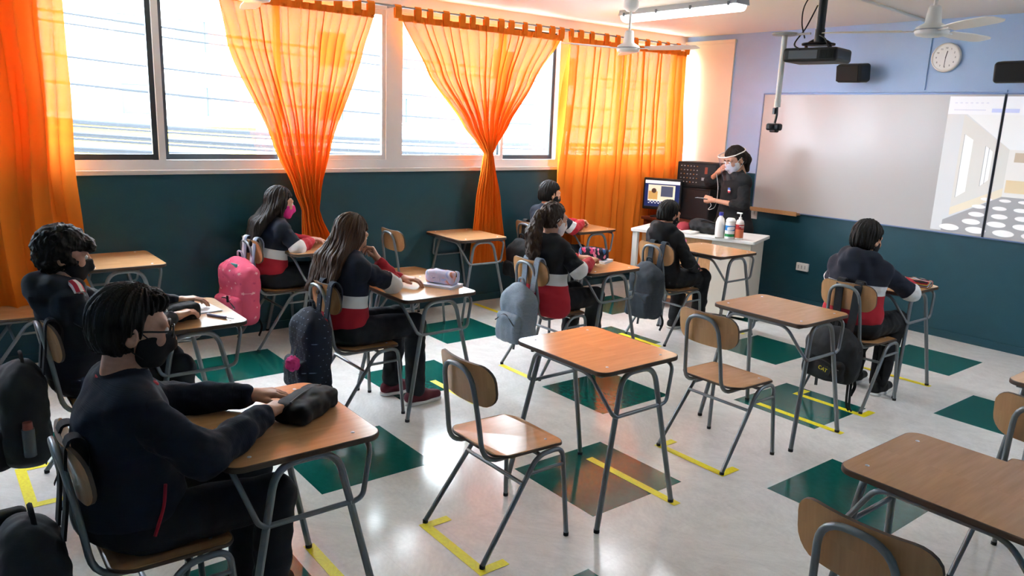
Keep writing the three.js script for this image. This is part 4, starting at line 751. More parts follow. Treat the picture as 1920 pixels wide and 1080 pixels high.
function speaker(label, x, y, turn) {
  const s = thing('loudspeaker', label, 'speaker', [x, y, ZF]);
  const g = rbox(0.28, 0.165, 0.15, 0.03, 0, 0, 0, 4); g.rotateY(turn); g.rotateX(0.12); g.translate(0, 0, 0.16); const b = part(s, 'cabinet', g, M.blackPlastic);
  const f = rbox(0.25, 0.14, 0.012, 0.02, 0, 0, 0.075); f.rotateY(turn); f.rotateX(0.12); f.translate(0, 0, 0.16); part(b, 'grille', f, M.blackMatte);
  part(s, 'bracket', merge([box(0.05, 0.09, 0.012, 0.03, -0.03, 0.006), tube([[0.03, -0.03, 0.01], [0.03, -0.04, 0.1]], 0.009, 0.01)]), M.steelDark);
}
speaker('black loudspeaker on a bracket over the wide whiteboard', -1.0, 2.27, -0.25);
speaker('black loudspeaker on a bracket next to the wall clock', 0.33, 2.25, 0.1);
single('cable_trunking', span(-0.43, -0.412, 2.125, HC, ZF + 0.001, ZF + 0.014), M.blue, 'blue painted cable trunking dropping from the ceiling beside the clock', 'trunking');
single('cable_trunking', span(-2.03, 0.24, 2.105, 2.122, ZF + 0.001, ZF + 0.014), M.blue, 'blue painted cable trunking running along the top of the whiteboard', 'trunking');
{
  const s = thing('light_switch', 'cream switch plate beside the whiteboard', 'switch', [-1.985, 0.86, ZF + 0.004]); part(s, 'plate', rbox(0.075, 0.115, 0.01, 0.004, 0, 0, 0.005), M.whitePlastic); part(s, 'rocker', rbox(0.02, 0.03, 0.008, 0.002, 0, 0.012, 0.011), M.whitePlastic);
  const o = thing('power_outlet', 'white triple socket low on the teal wall', 'socket', [-1.35, 0.39, ZF + 0.004]); part(o, 'plate', rbox(0.13, 0.08, 0.03, 0.006, 0, 0, 0.015), M.whitePlastic);
  for (const x of [-0.036, 0, 0.036]) part(o, 'socket', merge([-0.012, 0, 0.012].map((y) => box(0.006, 0.006, 0.004, x, y, 0.031))), M.blackPlastic);
}
// ---------------------------------------------------------------- ceiling: lamps, fans, projector
M.lampGlow = std({ color: 0xffffff, emissive: 0xf4f8ff, emissiveIntensity: 1.6, roughness: 0.5 });
M.lampBody = std({ roughness: 0.4, color: hex('#a9adb0') });
function tubeLight(label, x, z) {
  const t = thing('ceiling_light', label, 'ceiling light', [x, HC, z]);
  const sh = new THREE.Shape(); sh.moveTo(-0.07, 0); sh.lineTo(0.07, 0); sh.lineTo(0.085, -0.045); sh.lineTo(-0.085, -0.045);
  const g = new THREE.ExtrudeGeometry(sh, { depth: 1.24, bevelEnabled: false }); g.rotateY(Math.PI / 2); g.translate(-0.62, 0, 0); part(t, 'housing', g, M.lampBody);
  const d = new THREE.Shape(); d.moveTo(-0.078, -0.046); d.quadraticCurveTo(-0.07, -0.095, 0, -0.097); d.quadraticCurveTo(0.07, -0.095, 0.078, -0.046);
  const dg = new THREE.ExtrudeGeometry(d, { depth: 1.2, bevelEnabled: false, curveSegments: 8 }); dg.rotateY(Math.PI / 2); dg.translate(-0.6, 0, 0); part(t, 'diffuser', dg, M.lampGlow, 'glowing white diffuser');
  for (const q of [-0.55, -0.18, 0.18, 0.55]) part(t, 'clip', merge([box(0.02, 0.03, 0.006, q, -0.04, 0.087), box(0.02, 0.03, 0.006, q, -0.04, -0.087)]), M.steelDark);
  const l = new THREE.RectAreaLight(0xf4f8ff, 15, 1.2, 0.15); l.position.set(x, HC - 0.102, z); l.lookAt(x, 0, z); scene.add(l);
}
tubeLight('lit fluorescent ceiling light by the fan near the windows', -1.62, -2.88);
tubeLight('lit fluorescent ceiling light far from the windows', 2.2, -2.88);
M.fan = std({ roughness: 0.35, color: hex('#e4e4e0') });
function fan(label, x, z, a0) {
  const f = thing('ceiling_fan', label, 'ceiling fan', [x, 2.36, z]);
  part(f, 'canopy', lathe([[0, 0.35], [0.045, 0.35], [0.06, 0.34], [0.062, 0.29], [0.035, 0.262], [0.0, 0.26]], 24), M.fan);
  part(f, 'rod', cyl(0.011, 0.011, 0.22, 0, 0.06, 0, 12), M.fan);
  const m = part(f, 'motor', lathe([[0, 0.115], [0.028, 0.115], [0.036, 0.1], [0.045, 0.02], [0.088, -0.005], [0.094, -0.03], [0.085, -0.05], [0.05, -0.058], [0, -0.058]], 32), M.fan); part(m, 'trim_ring', new THREE.TorusGeometry(0.092, 0.004, 8, 36).rotateX(Math.PI / 2).translate(0, -0.02, 0), M.lampBody);
  for (let k = 0; k < 3; k++) {
    const n = 14, pos = [], idx = [];
    for (let i = 0; i <= n; i++) { const r = lerp(0.16, 0.6, i / n), w = lerp(0.042, 0.058, smooth(0, 0.5, i / n)) * (i > n - 3 ? [0.97, 0.85, 0.55][i - n + 2] : 1); for (const [s, y] of [[-1, 0.002], [1, 0.002], [1, -0.002], [-1, -0.002]]) pos.push(r, y - 0.025 + s * w * 0.22 * (1 - 0.3 * i / n), s * w); }
    for (let i = 0; i < n; i++) for (let q = 0; q < 4; q++) { const a = i * 4 + q, b = i * 4 + (q + 1) % 4; idx.push(a, a + 4, b, b, a + 4, b + 4); } idx.push(n * 4, n * 4 + 2, n * 4 + 1, n * 4, n * 4 + 3, n * 4 + 2); idx.push(0, 1, 2, 0, 2, 3);
    let g = new THREE.BufferGeometry(); g.setAttribute('position', new THREE.Float32BufferAttribute(pos, 3)); g.setIndex(idx); g = g.toNonIndexed(); g.computeVertexNormals(); g.rotateY(-(a0 + k * 2.0944));
    const b = part(f, 'blade', g, M.fan); part(b, 'blade_iron', box(0.12, 0.006, 0.035, 0.13, -0.027, 0).rotateY(-(a0 + k * 2.0944)), M.fan);
  }
}
fan('white ceiling fan in front of the orange curtains', -1.74, -2.43, 1.8);
fan('white ceiling fan in front of the blue wall', 0.6, -2.52, 2.72);
fan('white ceiling fan over the rear rows', -1.5, 0.72, 3.45);
single('ceiling_conduit', sweep([V(-0.3, 2.695, -3.2), V(-0.46, 2.695, -4.72)], 0.012, 8), M.fan, 'white conduit running along the ceiling to the front wall', 'conduit');
{
  const p = thing('projector', 'black projector hanging from a black ceiling pole', 'projector', [0.02, 2.2, -2.3], 0.15);
  const body = part(p, 'body', rbox(0.34, 0.085, 0.25, 0.02, 0, 0, 0, 3), M.blackPlastic, 'glossy black casing'); 
  const lens = lathe([[0, 0.03], [0.03, 0.03], [0.036, 0.02], [0.036, 0]], 24); lens.rotateX(-Math.PI / 2); lens.translate(0.08, 0, -0.125); part(body, 'lens', lens, M.blackMatte);
  part(body, 'port_panel', box(0.18, 0.05, 0.004, -0.04, 0, 0.1255), M.steelDark);
  const vents = []; for (let i = 0; i < 9; i++) vents.push(box(0.004, 0.05, 0.004, 0.07 + i * 0.01, 0, 0.1262)); part(body, 'vents', merge(vents), M.blackMatte);
  part(p, 'ceiling_pole', cyl(0.026, 0.026, 0.36, 0.0, 0.15, 0, 16), M.blackPlastic);
  part(p, 'mount_plate', merge([lathe([[0, 0.075], [0.1, 0.075], [0.1, 0.065], [0, 0.065]], 24), tube([[-0.1, 0.05, -0.06], [-0.08, 0.07, 0], [0, 0.11, 0], [0.08, 0.07, 0], [0.1, 0.05, 0.06]], 0.01, 0.03), cyl(0.03, 0.03, 0.09, 0, 0.07, 0)]), M.blackPlastic);
  part(p, 'cable', merge([sweep(curvePoints([[-0.02, 0.3, 0.03], [-0.07, 0.16, 0.06], [-0.12, 0.07, 0.08], [-0.06, 0.03, 0.13]], 18), 0.005, 6), sweep(curvePoints([[-0.03, 0.42, 0.03], [-0.1, 0.3, 0.04], [-0.1, 0.2, 0.05], [-0.05, 0.1, 0.1]], 18), 0.004, 6), sweep(curvePoints([[0.02, 0.12, 0.05], [0.08, 0.09, 0.1], [0.12, 0.03, 0.13]], 14), 0.004, 6)]), M.rubber);
  const w = thing('webcam_arm', 'white hanging arm with a small black camera beside the projector', 'camera', [-0.14, 2.33, -2.17]);
  part(w, 'disc', lathe([[0, 0.006], [0.075, 0.006], [0.08, 0], [0.075, -0.008], [0, -0.012]], 28), M.lampBody); part(w, 'arm', span(-0.0, 0.17, -0.012, 0.0, -0.02, -0.005), M.lampBody);
  part(w, 'tube', merge([cyl(0.017, 0.017, 0.42, 0, -0.42, 0), cyl(0.02, 0.02, 0.05, 0, -0.45, 0)]), M.whitePlastic);
  part(w, 'neck', merge([sweep(curvePoints([[0, -0.44, 0], [0.006, -0.5, 0.004], [-0.004, -0.55, 0]], 10), 0.008, 8), box(0.014, 0.04, 0.02, -0.01, -0.475, 0.01)]), M.steelDark);
  const cm = part(w, 'camera', merge([rbox(0.1, 0.045, 0.05, 0.014, 0, -0.575, 0.01), rbox(0.05, 0.03, 0.045, 0.01, 0, -0.595, 0.005)]), M.blackPlastic); part(cm, 'camera_lens', lathe([[0, 0.012], [0.012, 0.012], [0.014, 0]], 16).rotateX(Math.PI / 2).translate(0, -0.575, 0.036), M.blackMatte);
}
// ---------------------------------------------------------------- teacher's corner
{
  const th = 0.347, t = thing('teacher_table', 'white teacher table with wooden front panel', 'table', [-1.83, 0, -3.68], th);
  const top = slab(1.2, 0.56, 0.03, 0.015, 0.004); top.translate(0, 0.75, 0); part(t, 'table_top', top, M.whitePlastic, 'off white table top');
  part(t, 'front_panel', span(-0.5, 0.2, 0.1, 0.72, 0.2, 0.218), M.woodA, 'light wood front panel');
  const pd = part(t, 'pedestal', span(0.2, 0.56, 0.03, 0.72, -0.22, 0.235), std({ roughness: 0.45, color: hex('#d8cfc0') }), 'pale drawer pedestal'); for (const y of [0.2, 0.45, 0.65]) part(pd, 'drawer_gap', span(0.205, 0.555, y, y + 0.006, -0.222, -0.219), M.blackMatte);
  for (const z of [-0.24, 0.24]) part(t, 'leg', span(-0.58, -0.53, 0, 0.72, z - 0.025, z + 0.025), M.whitePlastic);
  const s = thing('side_table', 'reddish brown wooden side table in the corner by the curtain', 'table', [-2.46, 0, -4.3]);
  const st = slab(0.86, 0.6, 0.03, 0.01, 0.003); st.translate(0, 0.76, 0); const red = std({ roughness: 0.4, map: woodMap(0.42, 0.2, 0.13, 21) });
  part(s, 'table_top', st, red); part(s, 'apron', merge([span(-0.4, 0.4, 0.66, 0.73, 0.25, 0.27), span(-0.4, -0.38, 0.66, 0.73, -0.26, 0.26), span(0.38, 0.4, 0.66, 0.73, -0.26, 0.26)]), red);
  for (const [x, z] of [[-0.38, 0.25], [0.38, 0.25], [-0.38, -0.25], [0.38, -0.25]]) part(s, 'leg', span(x - 0.025, x + 0.025, 0, 0.73, z - 0.025, z + 0.025), red);
  const m = thing('computer_monitor', 'computer monitor showing a small classroom picture', 'monitor', [-2.72, 0.76, -4.13], 0.45);
  part(m, 'casing', rbox(0.42, 0.34, 0.04, 0.012, 0, 0.25, 0), M.blackPlastic); part(m, 'stand', merge([span(-0.03, 0.03, 0, 0.12, -0.03, -0.01), rbox(0.2, 0.015, 0.15, 0.006, 0, 0.008, -0.01)]), M.blackPlastic);
  const im = canvasTex(128, 96, (c) => { c.fillStyle = '#eceef0'; c.fillRect(0, 0, 128, 96); c.fillStyle = '#1d2a5c'; c.fillRect(0, 12, 128, 84); c.fillStyle = '#e6dcc2'; c.fillRect(12, 16, 100, 60); c.fillStyle = '#4a4f66'; c.fillRect(60, 20, 44, 38); c.fillStyle = '#caa05e'; c.fillRect(14, 40, 34, 30); c.fillStyle = '#553a30'; c.beginPath(); c.arc(34, 38, 9, 0, 7); c.fill(); c.fillStyle = '#f4f4f4'; for (let i = 0; i < 8; i++) for (let j = 0; j < 3; j++) c.fillRect(14 + i * 12 + (j % 2) * 6, 72 + j * 5, 6, 3); });
  const sc = part(m, 'screen', box(0.38, 0.28, 0.002, 0, 0.255, 0.021), std({ roughness: 0.3, map: im, emissive: 0xffffff, emissiveMap: im, emissiveIntensity: 0.2 }), 'lit screen with a small picture');
  const sl = new THREE.RectAreaLight(0xdfe6ff, 0.25, 0.38, 0.28); sl.position.set(-2.72 + Math.sin(0.45) * 0.024, 1.015, -4.13 + Math.cos(0.45) * 0.024); sl.lookAt(sl.position.x + Math.sin(0.45), 1.015, sl.position.z + Math.cos(0.45)); scene.add(sl);
  const r = thing('equipment_cabinet', 'black equipment cabinet carrying the mixing amplifier', 'cabinet', [-2.42, 0.76, -4.42]); part(r, 'body', rbox(0.46, 0.34, 0.32, 0.008, 0, 0.17, 0), M.blackMatte); part(r, 'front_panel', box(0.42, 0.3, 0.004, 0, 0.17, 0.161), M.blackPlastic);
  const a = thing('mixing_amplifier', 'black powered mixer with rows of knobs and orange lights', 'amplifier', [-2.44, 1.1, -4.42], 0.25); part(a, 'body', rbox(0.46, 0.27, 0.26, 0.012, 0, 0.135, 0), M.blackMatte); part(a, 'control_panel', box(0.4, 0.22, 0.004, 0, 0.14, 0.131), M.blackPlastic);
  const kn = cyl(0.006, 0.005, 0.012, 0, 0, 0, 8).rotateX(Math.PI / 2), km = [M.lampBody, std({ roughness: 0.5, color: hex('#b0752e') })];
  for (let i = 0; i < 6; i++) for (let j = 0; j < 5; j++) part(a, 'knob', kn, km[(i + j) % 3 ? 0 : 1]).position.set(-0.18 + i * 0.036, 0.06 + j * 0.042, 0.133);
  part(a, 'meter', box(0.03, 0.07, 0.003, 0.1, 0.19, 0.134), std({ roughness: 0.4, color: hex('#a0401f') })); part(a, 'label_plate', box(0.09, 0.03, 0.003, 0.1, 0.1, 0.134), M.lampBody);
}
// ---------------------------------------------------------------- backpacks hung on the chairs (chair frame: behind the backrest)
function backpack(label, chair, m, { w = 0.3, h = 0.42, d = 0.13, y = 0.26, pocket = 0.5, strapMat, sag = 0, dx = 0, tilt = 0, trims, extra } = {}) {
  const c = chairs[chair].position, t = thing('backpack', label, 'backpack', [c.x + dx + 0.04, 0, c.z + 0.215], tilt);
  const z = d / 2 + 0.01, hw = w / 2, cy = y + h / 2;
  const folds = (x, yy, zz) => noise(x * 11, yy * 9, zz * 11 + c.x) * 0.012 + noise(x * 26, yy * 20, zz * 24) * 0.005;
  part(t, 'bag', blob([rbx([0, cy - 0.03, z], [hw, h / 2 - 0.03, d / 2], 0.06, 0.03), ell([0, y + h - 0.1, z], [hw * 0.86, 0.11, d * 0.5], 0.05), ell([0, y + 0.1 - sag, z + 0.01], [hw * 0.95, 0.1, d * 0.55], 0.05)], 0.008, { wob: folds, uv: (x, yy, zz) => [x * 2 + zz, yy * 2] }), m);
  const p = part(t, 'front_pocket', blob([rbx([0, y + h * pocket * 0.45, z + d / 2], [hw * 0.82, h * pocket * 0.42, 0.045], 0.035, 0.02)], 0.008, { wob: folds, uv: (x, yy, zz) => [x * 2 + zz, yy * 2] }), m);
  part(p, 'zip', sweep(curvePoints([[-hw * 0.7, y + h * pocket * 0.6, z + d / 2 + 0.044], [0, y + h * pocket * 0.84, z + d / 2 + 0.04], [hw * 0.7, y + h * pocket * 0.6, z + d / 2 + 0.044]], 14), 0.004, 6), M.blackPlastic);
  const sm = strapMat ?? m;
  for (const q of [-1, 1]) {
    part(t, 'shoulder_strap', ribbon(curvePoints([[q * 0.05, y + h - 0.05, 0.012], [q * 0.055, y + h + 0.06, -0.002], [q * 0.06, 0.825, -0.018], [q * 0.06, 0.828, -0.045], [q * 0.062, 0.79, -0.068], [q * 0.064, 0.7, -0.062]], 22), 0.05, V(1, 0, 0), 0.008), sm);
    part(t, 'webbing', ribbon(curvePoints([[q * 0.1, y + 0.06, 0.02], [q * 0.13, y - 0.03, 0.0], [q * 0.12, y - 0.1, 0.02]], 10), 0.02, V(1, 0, 0), 0.003), M.blackMatte);
  }
  part(t, 'grab_handle', sweep(curvePoints([[-0.03, y + h - 0.015, z - 0.02], [-0.02, y + h + 0.04, z - 0.015], [0.02, y + h + 0.04, z - 0.015], [0.03, y + h - 0.015, z - 0.02]], 12), 0.008, 6), sm);
  if (extra) extra(t, { w, h, d, y, z });
  return t;
}
const fabricTex = (fn) => std({ roughness: 0.85, map: canvasTex(256, 256, fn) });
M.pinkBag = fabricTex((c) => { c.fillStyle = '#dd5470'; c.fillRect(0, 0, 256, 256); for (let i = 0; i < 64; i++) { c.fillStyle = ['#f2b0b0', '#f7d6cf', '#c63d63'][i % 3]; const x = (i % 8) * 32 + 8 + rnd() * 16, y = (i >> 3) * 32 + 8 + rnd() * 16, r = 3.5 + rnd() * 4.5; c.beginPath(); for (let k = 0; k < 10; k++) { const a = k * 0.628, q = k % 2 ? r * 0.45 : r; c.lineTo(x + Math.cos(a) * q, y + Math.sin(a) * q); } c.fill(); } });
M.navyBag = fabricTex((c) => { c.fillStyle = '#141b2c'; c.fillRect(0, 0, 256, 256); c.fillStyle = '#7f8ea6'; for (let i = 0; i < 16; i++) for (let j = 0; j < 16; j++) { c.beginPath(); c.arc(i * 16 + (j % 2) * 8 + 3, j * 16 + 5, 1.3, 0, 7); c.fill(); } });
M.greyBag = fabricTex((c) => { c.fillStyle = '#7d8995'; c.fillRect(0, 0, 256, 256); for (let i = 0; i < 5000; i++) { c.fillStyle = i % 2 ? '#6b757e' : '#8b959d'; c.fillRect(rnd() * 256, rnd() * 256, 2, 1); } });
M.slateBag = fabricTex((c) => { c.fillStyle = '#2b333b'; c.fillRect(0, 0, 256, 256); for (let i = 0; i < 3000; i++) { c.fillStyle = i % 2 ? '#252c33' : '#343d45'; c.fillRect(rnd() * 256, rnd() * 256, 2, 1); } });
M.blackBag = clothMat('#121316', 0.8);
const stripeStrap = fabricTex((c) => { for (let i = 0; i < 8; i++) { c.fillStyle = ['#8d97ab', '#c6a7b4', '#6f7f9a', '#d7d7db'][i % 4]; c.fillRect(i * 32, 0, 32, 256); } });
backpack('black backpack with a stiff side flap on the chair of the boy in glasses', 'C1', M.blackBag, { w: 0.34, h: 0.46, d: 0.17, y: 0.12, dx: -0.02, extra: (t, b) => part(t, 'side_flap', rbox(0.05, 0.09, 0.16, 0.02, -b.w / 2 - 0.02, b.y + b.h * 0.82, b.z + 0.06), M.blackBag) });
backpack('dark bag with a side bottle on the chair of the boy with the checked hood', 'C2', M.blackBag, { w: 0.32, h: 0.44, d: 0.18, y: 0.2, extra: (t, b) => { const bt = part(t, 'bottle', cyl(0.024, 0.024, 0.12, b.w / 2 + 0.02, b.y + 0.08, b.z), std({ roughness: 0.3, color: hex('#4d565c') })); part(bt, 'bottle_cap', cyl(0.02, 0.018, 0.03, b.w / 2 + 0.02, b.y + 0.2, b.z), std({ roughness: 0.4, color: hex('#8a4438') })); } });
backpack('pink backpack printed with pale stars hung on a chair by the wall', 'C3', M.pinkBag, { w: 0.36, h: 0.48, d: 0.16, y: 0.21, dx: 0.02, tilt: 0.25, strapMat: stripeStrap, extra: (t, b) => { part(t, 'patch', rbox(0.085, 0.06, 0.012, 0.01, 0.04, b.y + b.h - 0.06, b.z + 0.062), std({ roughness: 0.6, color: hex('#3f8a86') }), 'teal patch'); part(t, 'zip_pull', rbox(0.02, 0.05, 0.012, 0.005, 0.05, b.y + 0.2, b.z + b.d / 2 + 0.05), M.blackPlastic); } });
backpack('navy backpack with tiny dots and a pink pompom keyring', 'C4', M.navyBag, { w: 0.31, h: 0.46, d: 0.15, y: 0.22, dx: 0.05, extra: (t, b) => { const pp = part(t, 'pompom', blob([ell([0.1, b.y + 0.2, b.z + b.d / 2 + 0.07], [0.038, 0.042, 0.038])], 0.005, { wob: (x, y, z) => noise(x * 70, y * 70, z * 70) * 0.01 }), std({ roughness: 0.95, color: hex('#e0408c') }), 'fluffy pink pompom'); part(pp, 'cord', sweep(curvePoints([[0.1, b.y + 0.24, b.z + b.d / 2 + 0.065], [0.09, b.y + 0.29, b.z + b.d / 2 + 0.045]], 6), 0.004, 6), M.steel); } });
backpack('plain grey canvas backpack hung on a chair', 'C6', M.greyBag, { w: 0.29, h: 0.40, d: 0.15, y: 0.25, pocket: 0.62, dx: 0.01 });
backpack('dark bag behind the boy with clasped hands', 'C7', M.blackBag, { w: 0.28, h: 0.36, d: 0.14, y: 0.3 });
backpack('slate grey backpack on the chair before the teacher table', 'C8', M.slateBag, { w: 0.3, h: 0.44, d: 0.15, y: 0.22, pocket: 0.55 });
backpack('black backpack with yellow letters and long dangling straps', 'C11', M.blackBag, { w: 0.34, h: 0.34, d: 0.16, y: 0.2, dx: -0.02, extra: (t, b) => {
  const tx = canvasTex(128, 64, (c) => { c.fillStyle = '#101113'; c.fillRect(0, 0, 128, 64); c.fillStyle = '#d8c81e'; c.font = 'bold 44px sans-serif'; c.textAlign = 'center'; c.textBaseline = 'middle'; c.fillText('CAT', 64, 34); });
  const g = box(0.1, 0.05, 0.004); const l = part(t, 'lettering', g, std({ roughness: 0.7, map: tx }), 'yellow letters CAT'); l.position.set(0.02, b.y + 0.09, b.z + b.d / 2 + 0.047); l.rotation.z = -0.25;
  for (const dx of [0.08, 0.1]) part(t, 'dangling_strap', ribbon(curvePoints([[dx, b.y + 0.12, 0.0], [dx + 0.02, 0.16, 0.03], [dx + 0.035, 0.03, 0.04], [dx + 0.055, 0.012, 0.045]], 14), 0.018, V(1, 0, 0.3), 0.003), M.blackMatte); } });
// ---------------------------------------------------------------- pencil cases, notebooks, bottles
function pencilCase(label, x, z, y, w, h, d, m, turn, extra) {
  const t = thing('pencil_case', label, 'pencil case', [x, y, z], turn);
  part(t, 'pouch', blob([rbx([0, h * 0.47, 0], [w / 2, h * 0.47, d / 2], Math.min(h, d) * 0.25, 0.01), ell([0, h * 0.6, 0], [w * 0.47, h * 0.42, d * 0.45], 0.02)], 0.005, { wob: (a, b, c) => noise(a * 28, b * 28, c * 28 + x) * 0.006, uv: (a, b, c) => [a * 5 + b * 2, c * 5 + b * 3] }), m);
  part(t, 'zip', sweep(curvePoints([[-w * 0.42, h * 0.96, 0], [0, h * 1.03, 0.004], [w * 0.42, h * 0.96, 0]], 10), 0.005, 6), M.blackPlastic);
  const pull = part(t, 'zip_pull', sweep(curvePoints([[w * 0.42, h * 0.95, 0], [w * 0.5, h * 0.8, 0.01], [w * 0.52, h * 0.6, 0.015]], 6), 0.004, 6), M.blackPlastic); if (extra) extra(t, w, h, d); return t;
}
pencilCase('black box-shaped pencil case with a loop tag by the hands of the boy in glasses', 0.42, 1.28, 0.72, 0.23, 0.075, 0.13, M.blackBag, -0.95, (t, w, h, d) => part(t, 'tag_loop', sweep(curvePoints([[w * 0.4, 0.02, d * 0.45], [w * 0.52, 0.008, d * 0.6], [w * 0.45, 0.006, d * 0.75], [w * 0.34, 0.01, d * 0.5]], 12), 0.004, 6), M.blackMatte));
pencilCase('round black pencil case beside the white pad and purple pen', -1.03, 1.30, 0.72, 0.17, 0.085, 0.09, M.blackBag, -1.3, (t, w, h, d) => part(t, 'end_ring', new THREE.TorusGeometry(0.034, 0.005, 8, 24).rotateY(Math.PI / 2).translate(w * 0.5, h * 0.5, 0), M.whitePlastic));
const pastel = fabricTex((c) => { c.fillStyle = '#d9d3ea'; c.fillRect(0, 0, 256, 256); for (let i = 0; i < 40; i++) { c.fillStyle = ['#f0c9d4', '#b9c3ea', '#e9e4f2', '#e39a83', '#c7d7ee'][i % 5]; c.beginPath(); c.ellipse(rnd() * 256, rnd() * 256, 10 + rnd() * 22, 5 + rnd() * 10, rnd() * 3, 0, 7); c.fill(); } });
const swoosh = fabricTex((c) => { c.fillStyle = '#dcd6ec'; c.fillRect(0, 0, 256, 256); c.fillStyle = '#2e4f9a'; c.beginPath(); c.moveTo(40, 150); c.quadraticCurveTo(70, 215, 220, 90); c.quadraticCurveTo(100, 165, 78, 140); c.quadraticCurveTo(66, 122, 84, 96); c.quadraticCurveTo(44, 120, 40, 150); c.fill(); });
pencilCase('pastel marbled pencil case with a blue curved logo', -1.1, -0.26, 0.733, 0.2, 0.085, 0.1, pastel, 0.5, (t, w, h, d) => part(t, 'logo_patch', box(0.075, 0.05, 0.003, -0.03, h * 0.5, d * 0.5), swoosh, 'dark blue curved tick logo'));
const floral = fabricTex((c) => { c.fillStyle = '#1c1d2e'; c.fillRect(0, 0, 256, 256); for (let i = 0; i < 46; i++) { const x = rnd() * 256, y = rnd() * 256, r = 6 + rnd() * 12; c.fillStyle = ['#e2497f', '#f08aa9', '#3f6fa8', '#d63f6e'][i % 4]; for (let k = 0; k < 5; k++) { c.beginPath(); c.arc(x + Math.cos(k * 1.257) * r * 0.6, y + Math.sin(k * 1.257) * r * 0.6, r * 0.5, 0, 7); c.fill(); } } });
pencilCase('dark floral pencil case with pink flowers', -1.28, -1.73, 0.737, 0.21, 0.085, 0.1, floral, 0.45);
const stripes = fabricTex((c) => { for (let i = 0; i < 32; i++) { c.fillStyle = ['#232026', '#b53145', '#d5cf5a', '#3d4f94', '#e6e3df'][i % 5]; c.fillRect(0, i * 8, 256, 8); } });
pencilCase('flat striped pencil case in front of the boy seen from behind', 0.45, -3.14, 0.72, 0.22, 0.05, 0.09, stripes, 0.1);
function notebook(label, x, z, y, w, d, h, turn, cover) {
  const t = thing('notebook', label, 'notebook', [x, y, z], turn);
  part(t, 'pages', span(-w / 2 + 0.003, w / 2 - 0.003, 0.002, h - 0.002, -d / 2 + 0.003, d / 2 - 0.003), std({ roughness: 0.8, color: hex('#e9e8e3') }));
  part(t, 'cover', merge([span(-w / 2, w / 2, 0, 0.002, -d / 2, d / 2), span(-w / 2, w / 2, h - 0.002, h, -d / 2, d / 2), span(-w / 2 - 0.001, -w / 2 + 0.001, 0, h, -d / 2, d / 2)]), cover); return t;
}
notebook('pale spiral notebook under the pastel pencil case', -1.08, -0.25, 0.72, 0.21, 0.15, 0.013, 0.45, std({ roughness: 0.5, color: hex('#cfd0e2') }));
notebook('pale notebook under the dark floral pencil case', -1.27, -1.73, 0.72, 0.24, 0.17, 0.016, 0.4, std({ roughness: 0.5, color: hex('#d8d9de') }));
notebook('small white paper pad on the desk of the boy with the checked hood', -1.2, 1.16, 0.72, 0.2, 0.15, 0.006, 0.1, std({ roughness: 0.6, color: hex('#e8e8ee') }));
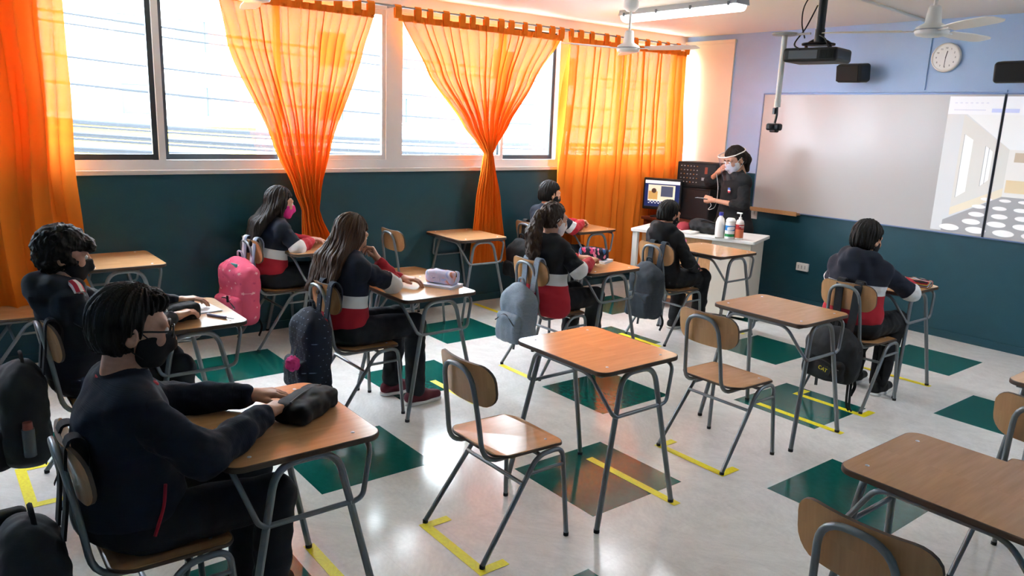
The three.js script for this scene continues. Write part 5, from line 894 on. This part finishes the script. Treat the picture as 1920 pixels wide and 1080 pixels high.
{
  const p = thing('pen', 'slim purple pen lying beside the round black case', 'pen', [-1.0, 0.727, 1.14], 0.5); part(p, 'barrel', cyl(0.0065, 0.0065, 0.12, 0, -0.06, 0, 10).rotateZ(Math.PI / 2), std({ roughness: 0.4, color: hex('#7c7596') })); part(p, 'tip', cyl(0.0025, 0.002, 0.05, 0, 0.06, 0, 8).rotateZ(-Math.PI / 2), M.steelDark);
  const ph = thing('phone', 'thin phone held by the teacher with a white cable', 'phone', [-1.84 + Math.cos(Math.PI - 0.35) * 0.14 + Math.sin(Math.PI - 0.35) * -0.29, 1.035, -4.21 - Math.sin(Math.PI - 0.35) * 0.14 + Math.cos(Math.PI - 0.35) * -0.29], 0.3); part(ph, 'body', rbox(0.14, 0.01, 0.07, 0.004), M.blackPlastic); part(ph, 'screen', box(0.13, 0.001, 0.06, 0, 0.0055, 0), std({ roughness: 0.15, color: hex('#cfd6da') })); 
  part(ph, 'cable', sweep(curvePoints([[0.05, 0, 0], [0.1, -0.06, 0.01], [0.08, -0.1, 0.03], [0.13, -0.08, 0.0], [0.14, 0.1, -0.03], [0.1, 0.25, -0.06]], 30), 0.0025, 6), M.whitePlastic);
  const y0 = 0.75;
  const wipes = (label, x, z, cap, lab) => { const b = thing('wipes_canister', label, 'bottle', [x, y0, z]); part(b, 'canister', lathe([[0, 0], [0.042, 0], [0.044, 0.005], [0.044, 0.145], [0.04, 0.16], [0, 0.16]], 28), M.whitePlastic); part(b, 'lid', lathe([[0.043, 0.158], [0.043, 0.172], [0.03, 0.19], [0, 0.192]], 24), cap); part(b, 'label_band', lathe([[0.0446, 0.02], [0.0446, 0.135]], 28), lab); };
  const lb = std({ roughness: 0.4, map: canvasTex(256, 128, (c) => { c.fillStyle = '#f3f5f6'; c.fillRect(0, 0, 256, 128); c.fillStyle = '#2a7fc4'; c.fillRect(0, 12, 256, 50); c.fillStyle = '#e8edf2'; c.beginPath(); c.ellipse(128, 40, 50, 18, -0.2, 0, 7); c.ellipse(32, 40, 50, 18, -0.2, 0, 7); c.fill(); c.fillStyle = '#1f8a4c'; c.fillRect(0, 96, 256, 28); }) });
  wipes('white wipes canister with blue and green label on the teacher table', -1.40, -3.56, M.whitePlastic, lb);
  const jug = thing('cleaner_bottle', 'tall white cleaner bottle with a blue cap', 'bottle', [-1.49, y0, -3.53]); part(jug, 'bottle', lathe([[0, 0], [0.04, 0], [0.042, 0.01], [0.042, 0.14], [0.03, 0.18], [0.017, 0.195], [0.017, 0.21], [0, 0.21]], 28), M.whitePlastic); part(jug, 'cap', cyl(0.02, 0.019, 0.03, 0, 0.205, 0), std({ roughness: 0.4, color: hex('#3b3f9c') }));
  const gel = thing('sanitiser_pump', 'pump bottle with a red and orange label', 'bottle', [-1.33, y0, -3.60]); part(gel, 'bottle', lathe([[0, 0], [0.036, 0], [0.038, 0.01], [0.038, 0.15], [0.03, 0.175], [0.014, 0.185], [0, 0.185]], 28), std({ roughness: 0.3, color: hex('#ece4dd') })); part(gel, 'label_band', lathe([[0.0386, 0.02], [0.0386, 0.14]], 28), std({ roughness: 0.4, map: canvasTex(128, 128, (c) => { c.fillStyle = '#e07a52'; c.fillRect(0, 0, 128, 128); c.fillStyle = '#b52a2c'; c.fillRect(0, 0, 128, 46); c.fillStyle = '#f0e6df'; c.fillRect(10, 12, 108, 8); c.fillRect(20, 26, 88, 6); }) })); part(gel, 'pump', merge([cyl(0.014, 0.014, 0.02, 0, 0.183, 0), cyl(0.005, 0.005, 0.035, 0, 0.2, 0), box(0.05, 0.012, 0.016, -0.012, 0.24, 0)]), M.whitePlastic);
  const bag = thing('handbag', 'crumpled black bag lying on the teacher table', 'bag', [-1.72, y0, -3.66], 0.3); part(bag, 'bag', blob([ell([0, 0.05, 0], [0.18, 0.065, 0.1]), ell([-0.1, 0.07, 0.02], [0.09, 0.06, 0.07], 0.03), rbx([0, 0.1, 0], [0.3, 0.1, 0.3], 0.005, 0.01, 2)], 0.008, { wob: (x, y, z) => noise(x * 18, y * 18, z * 18) * 0.018 }), M.blackBag); part(bag, 'strap', sweep(curvePoints([[-0.1, 0.1, 0.03], [-0.02, 0.13, 0.06], [0.1, 0.1, 0.04]], 12), 0.008, 6), M.blackBag);
  single('cap', blob([ell([0, 0.035, 0], [0.07, 0.055, 0.075]), cone([0.03, 0.02, 0.05], [0.06, 0.018, 0.1], 0.03, 0.012, 0.02), rbx([0, 0.1, 0], [0.3, 0.1, 0.3], 0.003, 0.005, 2)], 0.007).translate(-1.93, y0, -3.56), std({ roughness: 0.8, color: hex('#8c2430') }), 'dark red cap lying beside the black bag', 'cap');
  const tr = slab(0.26, 0.19, 0.02, 0.02, 0.005); tr.rotateY(0.3); tr.translate(-1.86, y0 + 0.021, -3.48); single('folder', tr, std({ roughness: 0.4, color: hex('#e6e2da') }), 'white rounded folder lying at the edge of the teacher table', 'folder');
}
scene.traverse((o) => { if (o.isMesh) o.castShadow = o.receiveShadow = true; });
renderer.render(scene, camera);
